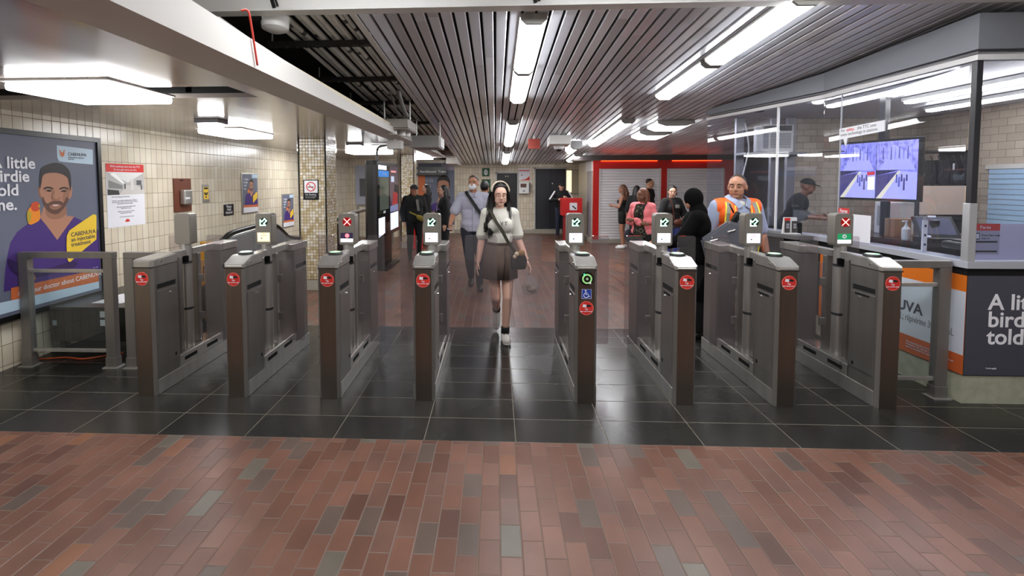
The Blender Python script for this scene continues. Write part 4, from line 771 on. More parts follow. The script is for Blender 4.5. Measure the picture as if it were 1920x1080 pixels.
text('lettering', 'Exact fare only', INK, t, g(.075, .19, .0024), (1, 0, 0), (0, 0, 1), .022); text('lettering', 'Adult 3.35', INK, t, g(.075, .168, .0024), (1, 0, 0), (0, 0, 1), .014); flat('card_picture', [(.03, .165), (.06, .165), (.06, .215), (.03, .215)], g, INK, t, .0024); flat('card_window', [(.035, .172), (.055, .172), (.055, .208), (.035, .208)], g, PAPER, t, .0030)
# speech-bubble sign
t = thing('speech_bubble_sign', 'white speech bubble sign about safety on the booth glass above the monitor', 'sign', (3.568, 4.8, 2.05)); g = lambda u, v, l: (-.012 - l, u - 4.8, v - 2.05)
b = MB(); b.prism([(y - 4.8, z - 2.05) for y, z in [(4.53, 2.165), (4.99, 2.140), (5.01, 2.055), (5.04, 2.137), (5.10, 2.134), (5.10, 2.245), (4.53, 2.265)]], 'x', -.012, -.002); obj('bubble', b, PAPER, t)
for s, z, m in (('For', 2.212, GREYINK), ('For safety', 2.212, REDP)):
    pass
text('lettering', 'For', INK, t, g(5.08, 2.208, .0), (0, -1, .03), (0, 0, 1), .042); text('lettering', 'safety,', REDP, t, g(5.0, 2.210, .0), (0, -1, .03), (0, 0, 1), .042, 'LEFT', .0008); text('lettering', 'the TTC uses', INK, t, g(4.855, 2.214, .0), (0, -1, .03), (0, 0, 1), .042); text('lettering', 'voice technology in stations.', INK, t, g(5.08, 2.165, .0), (0, -1, .03), (0, 0, 1), .042)
# inside the booth
TILEIN = tiles('booth_back_tile', 'sz', .2, .1, [(0, (.76, .70, .63)), (.5, (.79, .73, .66)), (.8, (.72, .66, .59))], (.48, .42, .36), .005, .5, .35, .7)
w = MB(); w.box((4.55, 7.62, 0), (6.6, 7.7, 2.66)); struct('wall_booth_back', w, TILEIN)
w = MB(); w.box((6.47, 3.75, 0), (6.55, 7.62, 2.66)); struct('wall_booth_side', w, TILEIN)
w = MB(); w.prism([(6.44, 3.80), (3.66, 3.80), (3.66, 5.36), (3.25, 7.15), (4.2, 7.55), (6.44, 7.55)], 'z', 2.665, 2.70); struct('ceiling_booth', w, mat('booth_ceiling', (.80, .80, .83), .4))
w = MB(); w.prism([(6.44, 3.80), (3.66, 3.80), (3.66, 5.36), (3.25, 7.15), (4.2, 7.55), (6.44, 7.55)], 'z', .0, .22); struct('floor_booth', w, DGREY)
for x, y, l_, lab in ((4.05, 5.2, 1.6, 'added lamp under the booth ceiling nearest the glass, standing in for a reflection'), (4.75, 4.9, 1.7, 'added lamp under the booth ceiling, second from the left glass, standing in for a reflection'), (5.6, 5.6, 1.7, 'added lamp under the booth ceiling farthest to the right, brightening the booth')):  # lamps added to imitate reflected streaks in the glass and brighten the booth
    t = thing('added_booth_lamp', lab, 'lamp', (x, y, 2.66), 0, 'added booth lamps'); b = MB(); b.box((-.06, -l_ / 2, -.04), (.06, l_ / 2, 0), .004); obj('housing', b, WHITE, t); b = MB(); b.box((-.05, -l_ / 2 + .02, -.07), (.05, l_ / 2 - .02, -.04), .012); obj('diffuser', b, mat('added_booth_tube', (1, .99, .93), .4, emit=17, ecol=(1, .985, .96)), t)
t = thing('monitor', 'wall monitor with four bluish camera pictures hanging inside the booth', 'monitor', (4.08, 5.28, 1.82)); ang = math.atan2(.76, -.215); t.rotation_euler = (0, 0, math.atan2(-.76, .215))
# local x runs along the screen, left (far) to right (near); the picture faces local -y
b = MB(); b.box((-.415, 0, -.325), (.415, .05, .325), .006); obj('case', b, BLACK, t)
g = lambda u, v, l: (u, -.001 - l, v)
def cctv(name, c, e):
    m = mat(name, c, .25, emit=e, ecol=c); q = G(m); n = q.noise(38, 3, (1, 1, .45)); d = lin(c); k = q.ramp(n, [(.38, (.35, .35, .55)), (.55, (1., 1., 1.))])
    q.set(q.b.inputs['Emission Color'], q.mix(1., d, k, 'MULTIPLY')); return m
VP = [(cctv('cctv_violet_%d' % i, c, e) if i < 2 else mat('cctv_violet_%d' % i, c, .25, emit=e, ecol=c)) for i, (c, e) in enumerate((((.50, .50, .80), .75), ((.56, .55, .82), .75), ((.58, .58, .84), .7), ((.25, .23, .42), .5), ((.80, .80, .93), .9), ((.16, .15, .30), .4), ((.72, .70, .62), .8), ((.30, .32, .58), .6)))]
for k, (x0, z0) in enumerate(((-.395, .0), (.0, .0), (-.395, -.30), (.0, -.30))):
    q = flat('camera_picture', [(x0, z0), (x0 + .39, z0), (x0 + .39, z0 + .3), (x0, z0 + .3)], g, VP[k % 2 if k < 2 else 0], t, .001)
    S_ = lambda pts, m, l: flat('picture_shape', [(x0 + .39 * a, z0 + .3 * c) for a, c in pts], g, m, q, l, .0004)
    if k >= 2:
        S_([(0, 0), (.15, 0), (.62, .95), (.0, .8)], VP[3], .0018); S_([(.02, 0), (.16, 0), (.62, .96), (.55, .96)], VP[6], .0022); S_([(.16, 0), (1, 0), (1, .9), (.62, .96)], VP[2], .0026); S_([(0, .8), (.6, 1), (0, 1)], VP[5], .003)
        for a, c, h in ((.5, .55, .3), (.56, .42, .34), (.62, .6, .25), (.68, .3, .42), (.74, .62, .22)): S_([(a, c), (a + .045, c), (a + .04, c + h), (a + .005, c + h)], VP[7 if a < .6 else 3], .003)
        if k == 2: S_([(.78, .82), (.98, .84), (.98, .96), (.78, .94)], mat('cctv_red', (.75, .15, .2), .3, emit=.5), .0034); S_([(.8, .3), (.98, .3), (.98, .78), (.8, .76)], VP[4], .0032)
    else:
        S_([(.1, 0), (.95, 0), (.75, .6), (.4, .9)], VP[2], .0018)
        for a in range(9): S_([(.05 + a * .1, .35 + .04 * (a % 3)), (.085 + a * .1, .35), (.08 + a * .1, .75 + .05 * (a % 2)), (.055 + a * .1, .8)], VP[7 if a % 2 else 0], .0024)
b = MB(); b.box((-.03, .05, .1), (.03, .12, .86)); obj('hanger', b, BLACK, t)
t = thing('booth_counter', 'dark curved counter inside the booth below the touch screen', 'counter', (4.0, 4.6, .22)); b = MB(); b.prism(smooth_pts([(-.28, .75, 0), (-.30, .35, 0), (-.2, -.1, 0), (.0, -.5, 0), (.5, -.6, 0)]) and [(-.26, .8), (-.30, .35), (-.22, -.05), (-.05, -.4), (.3, -.6), (.9, -.6), (.9, .8)], 'z', .90, .935); obj('top', b, mat('counter_dark', (.17, .165, .165), .25), t)
b = MB(); b.prism([(-.2, .75), (-.22, .35), (-.14, 0), (.02, -.3), (.3, -.5), (.85, -.5), (.85, .75)], 'z', 0, .9); obj('body', b, mat('counter_grey', (.27, .26, .26), .5), t)
t = thing('touch_screen', 'black tilted touch screen till on the counter inside the booth', 'till', (3.93, 4.32, 1.155)); b = MB(); b.box((-.1, -.02, 0), (.14, .2, .05), .01); b.box((-.02, .09, .03), (.05, .13, .2), .01); obj('stand', b, BLACK, t)
R = Euler((math.radians(50 - 90), 0, -.25)).to_matrix().to_4x4(); R.translation = (.0, .02, .05); me = MB(); me.box((-.15, -.0, 0), (.15, .025, .235), .006); bmesh.ops.transform(me.bm, matrix=R, verts=me.bm.verts); s_ = obj('screen_case', me, BLACK, t)
gg = lambda u, v, l: tuple(R @ Vector((u, -l, v))); flat('screen', [(-.125, .035), (.125, .035), (.125, .215), (-.125, .215)], gg, mat('till_screen', (.30, .31, .36), .15, emit=.12, ecol=(.5, .5, .6)), s_, .001)
for a, c in ((-.13, .003), (-.03, .222)): flat('sticker', [(a, c), (a + .06, c), (a + .06, c + .02), (a, c + .02)], gg, PAPER, s_, .001)
t = thing('sanitizer_bottle', 'clear pump bottle of hand sanitizer on the booth counter', 'bottle', (3.86, 4.62, 1.155)); b = MB(); b.lathe([(.03, 0), (.033, .01), (.033, .10), (.012, .13), (.012, .14)]); obj('body', b, mat('milky_plastic', (.80, .81, .80), .2), t, smooth=True); b = MB(); b.cone((0, 0, .14), (0, 0, .17), .008); b.box((-.035, -.008, .165), (.01, .008, .18), .003); obj('pump', b, WHITE, t)
t = thing('cardboard_box', 'brown cardboard box behind the sanitizer bottle in the booth', 'box', (3.98, 4.86, 1.155)); b = MB(); b.box((-.08, -.06, 0), (.08, .06, .18), .003); obj('carton', b, mat('cardboard', (.56, .44, .34), .7), t); b = MB(); b.box((-.082, -.012, 0), (.082, .012, .182)); obj('tape', b, mat('brown_tape', (.48, .37, .27), .4), t)
t = thing('white_cabinet_box', 'white metal box with an open front standing behind the cardboard box', 'box', (4.15, 5.12, 1.155)); b = MB(); b.box((-.12, -.1, 0), (.12, .1, .33), .006); obj('body', b, OFFW, t); b = MB(); b.box((-.123, -.08, .08), (-.118, .06, .29)); obj('opening', b, mat('pale_grey_inside', (.58, .58, .56), .6), t)
t = thing('measuring_post', 'slim white upright strip standing at the booth counter edge', 'post', (3.68, 4.22, 1.102)); b = MB(); b.box((-.02, -.006, 0), (.02, .006, .27), .002); obj('strip', b, WHITE, t); b = MB(); b.cone((0, 0, .27), (0, 0, .30), .014, seg=10); obj('cap', b, STEEL, t)
for z in (.05, .13, .21): b = MB(); b.box((-.008, -.008, z), (.008, -.006, z + .02)); obj('mark', b, INK, t)
t = thing('floor_standing_post', 'dark round post below the monitor inside the booth', 'post', (3.98, 5.02, .22)); b = MB(); b.cone((0, 0, 0), (0, 0, 1.28), .04); obj('pole', b, BLACK, t, smooth=True)
t = thing('till_drawer', 'dark rounded card machine at the near end of the booth ledge', 'machine', (3.83, 3.98, 1.155)); b = MB(); b.box((-.13, -.08, 0), (.16, .12, .06), .02, 3); obj('body', b, mat('machine_dark', (.12, .115, .115), .3), t); b = MB(); b.box((-.08, -.03, .06), (.08, .08, .075), .006); obj('keypad', b, BLACK, t)
# shelf, frames and air conditioner seen through the far panes
FR = mat('frame_grey', (.50, .50, .53), .4, .3)
fx, fy = 4.1 - bx, 7.45 - by
for x0, x1 in ((-.44, -.32), (.08, .16), (.32, .44)): b = MB(); b.box((fx + x0, fy - .03, .22), (fx + x1, fy + .03, 2.66), .003); obj('window_post', b, FR, booth)
b = MB(); b.box((fx - .44, fy - .3, 2.09), (fx + .44, fy - .031, 2.125), .003); obj('window_shelf', b, FR, booth); b = MB(); b.box((fx - .44, fy - .03, .95), (fx + .44, fy + .03, 1.02)); obj('window_sill', b, FR, booth)
b = MB(); b.prism(L([(3.52, 5.4), (3.11, 7.1), (2.93, 7.05), (3.32, 5.38)]), 'z', 1.055, 1.098); obj('outer_shelf', b, mat('shelf_grey', (.40, .40, .40), .4), booth)
t = thing('air_conditioner', 'white window air conditioner with a grille on the high booth shelf', 'air conditioner', (4.12, 7.28, 2.127)); b = MB(); b.box((-.23, -.12, 0), (.23, .1, .40), .012); obj('case', b, WHITE, t)
b = MB()
for k in range(11): b.box((-.10, -.127, .06 + k * .02), (.19, -.12, .07 + k * .02))
obj('grille', b, mat('grille_grey', (.50, .50, .52), .5), t); b = MB(); b.box((-.2, -.126, .05), (-.13, -.12, .3)); obj('control_panel', b, mat('panel_grey', (.60, .60, .62), .4), t)
b = MB(); b.box((-.2, -.126, .31), (.2, -.12, .385)); obj('vent', b, mat('vent_dark', (.22, .22, .24), .5), t)
b = MB(); b.tube(smooth_pts([(3.50, 6.0, 2.03), (3.62, 5.8, 2.0), (3.66, 5.5, 2.03), (3.68, 5.2, 2.02)]), .006); tag(obj('cable', b, BLACK, smooth='all'), 'thin black cable slung along the booth glass left of the monitor', 'cable')
b = MB(); b.tube(smooth_pts([(3.62, 7.1, 2.55), (3.68, 7.1, 2.2), (3.66, 7.12, 2.0), (3.60, 7.12, 1.7), (3.58, 7.12, 1.5)]), .010); tag(obj('cable', b, WHITE, smooth='all'), 'white cable hanging behind the head of the man in the orange vest', 'cable')
t = thing('leaflet_holder', 'white leaflet holder with dark fare leaflets on the booth ledge', 'holder', (3.375, 5.56, 1.10)); b = MB(); b.box((-.08, -.05, 0), (.085, .05, .012), .003); b.prism([(-.085, .012), (.08, .012), (.065, .19), (-.07, .19)], 'y', .0, .03); obj('stand', b, WHITE, t)
for x in (-.07, .01): b = MB(); b.box((x, -.012, .02), (x + .055, 0, .15)); q = obj('leaflet', b, mat('leaflet_dark', (.25, .23, .22), .6), t); b = MB(); [b.box((x + .012, -.0135, z), (x + .043, -.012, z + .008)) for z in (.11, .09, .07)]; obj('leaflet_text', b, PAPER, q)
b = MB(); b.box((-.075, -.013, .155), (-.015, 0, .185)); obj('red_tab', b, REDP, t); b = MB(); b.box((.075, -.02, 0), (.115, .03, .13), .004); obj('black_pocket', b, BLACKM, t)
t = thing('handbag', 'small dark brown bag on the booth ledge left of the leaflet holder', 'bag', (3.24, 6.15, 1.10)); b = MB(); b.box((-.085, -.05, 0), (.085, .05, .16), .015); obj('body', b, mat('dark_brown_leather', (.18, .11, .09), .4), t); b = MB(); b.tube(smooth_pts([(-.05, 0, .16), (-.03, 0, .23), (.03, 0, .23), (.05, 0, .16)]), .006); obj('handle', b, BLACK, t, smooth='all')

# ------------------------------------------------------------------ shuttered shop at the far right
shop = thing('shop_front', 'shuttered shop front with a bright red frame and grey fascia', 'shop', (2.66, 13.1, 0)); sx, sy = 2.66, 13.1
b = MB(); b.box((-.06, -.02, 0), (5.1, .02, .10)); b.box((-.06, .02, 0), (0, 2.3, .10)); obj('kerb', b, MATS['concrete_kerb'], shop)
b = MB(); b.box((-.55, -.06, 2.26), (5.1, 2.35, 2.40)); obj('fascia', b, mat('fascia_brown_grey', (.30, .275, .27), .5), shop)
RG = mat('red_frame', (.74, .09, .07), .3)
b = MB(); b.box((0, -.04, .1), (.15, .04, 2.26)); b.box((1.82, -.04, .1), (1.97, .04, 2.26)); b.box((3.5, -.04, .1), (3.75, .04, 2.26)); b.box((.15, -.04, 2.04), (1.82, .04, 2.26)); b.box((1.97, -.04, 2.04), (3.5, .04, 2.26)); obj('red_frame', b, RG, shop)
SH = mat('shutter_grey', (.88, .87, .88), .45)
for x0, x1 in ((.15, 1.82), (1.97, 3.5)):
    b = MB(); n = 26
    for k in range(n):
        z = .10 + k * (1.94 / n); b.prism([(.01, z), (-.004, z + .008), (-.010, z + .036), (-.004, z + .066), (.01, z + .0735)], 'x', x0 + .04, x1 - .04)
    s = obj('shutter', b, SH, shop)
    for xr in (x0, x1 - .05): b = MB(); b.box((xr, -.03, .1), (xr + .05, .03, 2.04)); obj('guide_rail', b, mat('rail_white', (.80, .80, .79), .4), s)
b = MB(); b.box((0, .04, .1), (.02, 2.3, 2.26)); obj('side_wall', b, mat('side_cream', (.80, .76, .68), .5), shop); b = MB(); b.box((-.02, .15, .15), (0, .75, 1.98), .004); obj('side_panel', b, mat('side_grey_panel', (.60, .58, .60), .4), shop)
b = MB(); b.box((-.03, .04, 1.98), (.02, .95, 2.26)); obj('side_head', b, WHITE, shop)
b = MB(); b.box((.2, -.07, 2.235), (1.7, -.042, 2.255)); b.box((2.1, -.07, 2.235), (3.4, -.042, 2.255)); obj('strip_light', b, mat('orange_strip', (1, .35, .12), .4, emit=1.6, ecol=(1, .30, .10)), shop)
t = thing('wall_light_box', 'narrow lit frosted panel on the wall left of the shop side', 'panel', (2.38, 15.47, 1.3)); b = MB(); b.box((-.12, -.06, 0), (.28, 0, .78), .01); obj('case', b, mat('case_beige', (.62, .58, .50), .5), t); b = MB(); b.box((-.10, -.065, .04), (.06, -.06, .74), .002); obj('lit_face', b, mat('warm_panel', (.95, .88, .72), .4, emit=.7, ecol=(1, .9, .7)), t)
# ------------------------------------------------------------------ things on the far wall
YB = 15.5
t = thing('wall_cabinet', 'white wall cabinet with a small window between the two dark doors', 'cabinet', (.90, YB, 1.30)); b = MB(); b.box((-.15, -.15, 0), (.17, 0, .38), .006); obj('case', b, WHITE, t); b = MB(); b.box((-.10, -.153, .2), (.09, -.15, .32)); obj('window', b, mat('window_brown', (.36, .22, .19), .3), t)
b = MB(); b.box((.17, -.12, .06), (.23, -.02, .34), .006); obj('side_box', b, mat('side_box_grey', (.42, .42, .40), .5), t); b = MB(); b.box((-.02, -.153, .06), (.04, -.15, .11)); obj('mark', b, GREYINK, t)
t = thing('wall_notice', 'white notice with red corner above the white wall cabinet', 'notice', (.93, YB, 1.72)); b = MB(); b.box((-.18, -.012, 0), (.18, 0, .40), .002); obj('sheet', b, PAPER, t); g = lambda u, v, l: (u, -.012 - l, v); flat('red_corner', [(-.17, .01), (.17, .01), (.17, .15), (.05, .05)], g, REDP, t, .001); flat('red_line', [(-.17, .31), (.17, .31), (.17, .34), (-.17, .34)], g, REDP, t, .001); flat('dot', disc(-.08, .18, .02, 10), g, INK, t, .001)
t = thing('platform_sign', 'green sign with a white number nine and down arrow on the far wall', 'sign', (-.31, YB, 1.08)); b = MB(); b.box((-.14, -.015, 0), (.14, 0, .68), .002); obj('plate', b, mat('sign_green', (.06, .30, .17), .5), t); text('lettering', '9', PAPER, t, (0, -.0165, .36), (1, 0, 0), (0, 0, 1), .36, 'CENTER', .004)
g = lambda u, v, l: (u, -.015 - l, v); flat('arrow', [(0, .06), (.08, .15), (.045, .15), (.045, .15), (.02, .12), (.02, .30), (-.02, .30), (-.02, .12), (-.045, .15), (-.08, .15)][:0] or [(-.02, .30), (-.02, .14), (-.07, .18), (-.07, .13), (0, .05), (.07, .13), (.07, .18), (.02, .14), (.02, .30)], g, PAPER, t, .0015)
t = thing('symbol_sign', 'small green sign with a white oval symbol above the number nine sign', 'sign', (-.32, YB, 1.86)); b = MB(); b.box((-.12, -.015, 0), (.12, 0, .27), .002); obj('plate', b, MATS['sign_green'], t); flat('oval', [(.06 * math.cos(a), .135 + .09 * math.sin(a)) for a in [2 * PI * i / 24 for i in range(25)]] + [(.035 * math.cos(a), .135 + .06 * math.sin(a)) for a in [2 * PI * i / 24 for i in range(24, -1, -1)]], g, PAPER, t, .0015); flat('bar', [(-.012, .09), (.012, .09), (.012, .18), (-.012, .18)], g, PAPER, t, .0015)
t = thing('hanging_sign', 'black hanging sign reading northbound trains below the low ceiling', 'sign', (-2.12, 15.2, 1.90)); b = MB(); b.box((-.52, -.04, 0), (.52, .04, .27), .004); obj('plate', b, BLACK, t); text('lettering', 'Northbound  Trains', PAPER, t, (-.32, -.0415, .085), (1, 0, 0), (0, 0, 1), .105, 'LEFT', .001); g = lambda u, v, l: (u, -.04 - l, v); flat('symbol', [(-.42 + .045 * math.cos(a), .13 + .055 * math.sin(a)) for a in [2 * PI * i / 20 for i in range(21)]] + [(-.42 + .025 * math.cos(a), .13 + .035 * math.sin(a)) for a in [2 * PI * i / 20 for i in range(20, -1, -1)]], g, PAPER, t, .0015)
for x in (-.4, .4): b = MB(); b.cone((x, 0, .27), (x, 0, .46), .012, seg=8); obj('rod', b, GALV, t)
t = thing('wall_advert', 'tall dark advert with the smiling man on the far wall behind the walkers', 'advert', (-1.9, YB, .30)); fa = lambda u, v, l: (-.62 + u * 1.30, -.02 - l, v * 1.88); b = MB(); b.box((-.64, -.02, -.02), (.55, 0, 2.0), .003); obj('panel', b, ADBG, t)
def fz(u, v, l): return (min(.50, max(-.54, .19 + (u - .57) * 1.46)), -.02 - l, max(.02, 1.60 - (.866 - v) * 2.64))
for i_, (n_, m_) in enumerate((('shirt', SHIRT_P), ('neck', SKIN_P), ('face', SKIN_P), ('cheek', SKIN_D), ('beard', BEARD_P), ('mouth', LIP_P), ('hair', HAIR_P), ('brow1', HAIR_P), ('brow2', HAIR_P), ('eye1', HAIR_P), ('eye2', HAIR_P))): flat('printed_' + n_.rstrip('12'), AD[n_] if n_ in ('shirt', 'neck') else soft(AD[n_]), fz, m_, t, .001 + .0008 * i_, .0006)
flat('orange_strip', [(-.01, .0), (.16, .0), (.16, .9), (-.01, .9)], fa, ORA_P, t, .012)
for s, v in (('A little', .84), ('birdie', .735), ('told', .63)): text('lettering', s, mat('grey_print', (.62, .63, .68), .5), t, fa(.16, v, .012), (1, 0, 0), (0, 0, 1), .19, 'LEFT', .002, .62)
flat('logo_panel', [(.62, .94), (.895, .94), (.895, 1.05), (.62, 1.05)], fa, mat('mauve_print', (.66, .62, .70), .5), t, .012)
t = thing('red_bin', 'small red box with a white label beside the far tiled pillar', 'box', (-1.98, 11.9, 0)); b = MB(); b.box((-.10, -.1, 0), (.12, .1, 1.15), .01); obj('body', b, RED, t); b = MB(); b.box((-.04, -.104, .95), (.04, -.1, 1.0)); obj('label', b, PAPER, t); b = MB(); b.box((-.16, -.09, .4), (-.1, .0, .9), .006); obj('yellow_side', b, YEL_P, t)
t = thing('red_podium', 'red metal podium with a white pictogram in front of the dark double door', 'podium', (2.17, 13.7, 0)); b = MB(); b.box((-.30, -.2, .72), (.28, .2, 1.22), .015); obj('top_box', b, mat('podium_red', (.76, .10, .10), .35), t); b = MB(); b.box((-.22, -.14, 0), (.26, .15, .72), .01); obj('column', b, mat('podium_red_dark', (.62, .08, .09), .4), t)
b = MB(); b.prism(rrect(-.08, .88, .13, 1.09, .02), 'y', -.206, -.2); q = obj('pictogram', b, PAPER, t); b = MB(); b.ball((.03, -.207, .975), (.05, .002, .02), Euler((0, .6, 0)).to_matrix()); b.ball((.08, -.207, .93), (.03, .002, .022)); obj('pictogram_shape', b, INK, q)
# ceiling devices of the hall
t = thing('camera_housing', 'white ceiling box with a round dome camera near the far wall', 'camera', group=None); on_ceiling(t, 1.26, 9.6, .02); b = MB(); b.box((-.21, -.22, -.19), (.21, .22, -.01), .01); obj('box', b, WHITE, t); b = MB(); b.lathe([(.04, -.28), (.08, -.26), (.10, -.22), (.12, -.19)]); obj('dome', b, mat('dome_white', (.8, .8, .8), .3), t, smooth=True); b = MB(); b.ball((0, 0, -.27), (.06, .06, .04)); obj('lens', b, BLACK, t, smooth=True)
t = thing('ceiling_lamp', 'short ceiling lamp with a grey end just right of the white camera box', 'lamp'); on_ceiling(t, 1.72, 10.4, .02); b = MB(); b.prism([(-.12, 0), (-.12, -.12), (-.05, -.18), (.05, -.18), (.12, -.12), (.12, 0)], 'y', -.2, -.05); obj('end_cap', b, mat('cap_grey', (.55, .55, .55), .5), t); b = MB(); b.prism([(-.10, 0), (-.10, -.10), (-.05, -.16), (.05, -.16), (.10, -.10), (.10, 0)], 'y', -.05, .75); obj('diffuser', b, m_lamp, t)
t = thing('ceiling_sign', 'small red panel hanging from the slats left of the camera box', 'sign'); on_ceiling(t, .77, 9.6, .01); b = MB(); b.box((-.12, -.01, -.26), (.12, .01, -.06), .002); obj('panel', b, mat('dull_red', (.62, .25, .20), .5), t); b = MB(); b.box((-.01, -.005, -.06), (.01, .005, 0)); obj('stem', b, GALV, t)
t = thing('equipment_shelf', 'dark equipment shelf with cables and a pale board at the back of the booth', 'shelf', (5.57, 6.35, .22)); DK = mat('rack_dark', (.09, .085, .095), .5)
for x in (-.28, .26): b = MB(); b.box((x, -.18, 0), (x + .03, .18, 1.86), .003); obj('upright', b, DK, t)
for z in (.5, 1.0, 1.42, 1.84): b = MB(); b.box((-.28, -.18, z), (.29, .18, z + .02)); obj('shelf_board', b, DK, t)
for i, (x, w_, h_) in enumerate(((-.25, .2, .22), (-.03, .13, .30), (.12, .14, .18))): b = MB(); b.box((x, -.15, 1.44), (x + w_, .12, 1.44 + h_), .01); obj('device', b, mat('device_black', (.05, .05, .055), .4), t)
for i in range(6): b = MB(); x = -.24 + i * .09; b.tube(smooth_pts([(x, -.17, 1.8), (x + .03, -.2, 1.62), (x - .02, -.2, 1.5), (x + .04, -.19, 1.43)]), .007, 6); obj('cable', b, BLACK, t, smooth='all')
b = MB(); b.box((-.27, -.2, 1.06), (.28, -.182, 1.42), .003); obj('pale_board', b, mat('beige_board', (.74, .66, .60), .6), t); b = MB(); b.box((.14, -.155, 1.62), (.16, -.15, 1.7)); obj('white_tag', b, PAPER, t)
t = thing('added_blue_panel', 'added pale blue slatted panel on the right wall inside the booth', 'blind', (6.465, 5.8, .75)); b = MB()  # slatted panel added to stand in for a pale blue patch in the glass
for k in range(17): b.prism([(-.7, k * .065), (.7, k * .065), (.7, k * .065 + .058), (-.7, k * .065 + .058)], 'x', -.02, -.008)
obj('slats', b, mat('pale_blue_slat', (.66, .78, .88), .45), t); b = MB(); b.box((-.03, -.74, 1.1), (-.002, .74, 1.16), .004); obj('head_rail', b, OFFW, t)
# ------------------------------------------------------------------ people
SKINS = {'fair': mat('skin_fair', (.86, .69, .61), .5), 'light': mat('skin_light', (.80, .62, .53), .5), 'tan': mat('skin_tan', (.70, .50, .39), .5), 'brown': mat('skin_brown', (.50, .33, .25), .5), 'mid': mat('skin_mid', (.62, .43, .34), .5)}
EYEW = mat('eye_white', (.85, .83, .80), .3); EYED = mat('eye_dark', (.06, .045, .04), .2); LIPS = mat('lips', (.62, .36, .33), .45)
def hairmat(name, c, rough=.5):
    m = mat(name, c, rough); g = G(m); n = g.noise(1, 4, (160, 160, 14)); d = lin(c)
    g.set(g.b.inputs['Base Color'], g.mix(n, tuple(x * .45 for x in d[:3]) + (1,), tuple(x * 1.6 for x in d[:3]) + (1,))); g.bump(n, .7, .006); return m
HAIRD = hairmat('hair_black', (.075, .058, .054)); HAIRB = hairmat('hair_brown', (.34, .20, .12)); HAIRG = hairmat('hair_greying', (.27, .24, .22), .6)
def cloth(name, c, rough=.85, noise=.10): return mat(name, c, rough, noise=noise, nscale=9, bump=.25)
BASE = dict(pelvis=(0, .01, .93), waist=(0, 0, 1.08), chest=(0, 0, 1.28), neck=(0, .015, 1.43), head=(0, -.01, 1.585),
            shL=(.165, .012, 1.385), elL=(.215, .03, 1.11), wrL=(.23, -.03, .87), shR=(-.165, .012, 1.385), elR=(-.215, .03, 1.11), wrR=(-.23, -.03, .87),
            hipL=(.085, .01, .90), knL=(.095, -.01, .50), anL=(.095, .03, .085), toL=(.11, -.12, .03), hipR=(-.085, .01, .90), knR=(-.095, -.01, .50), anR=(-.095, .03, .085), toR=(-.11, -.12, .03))
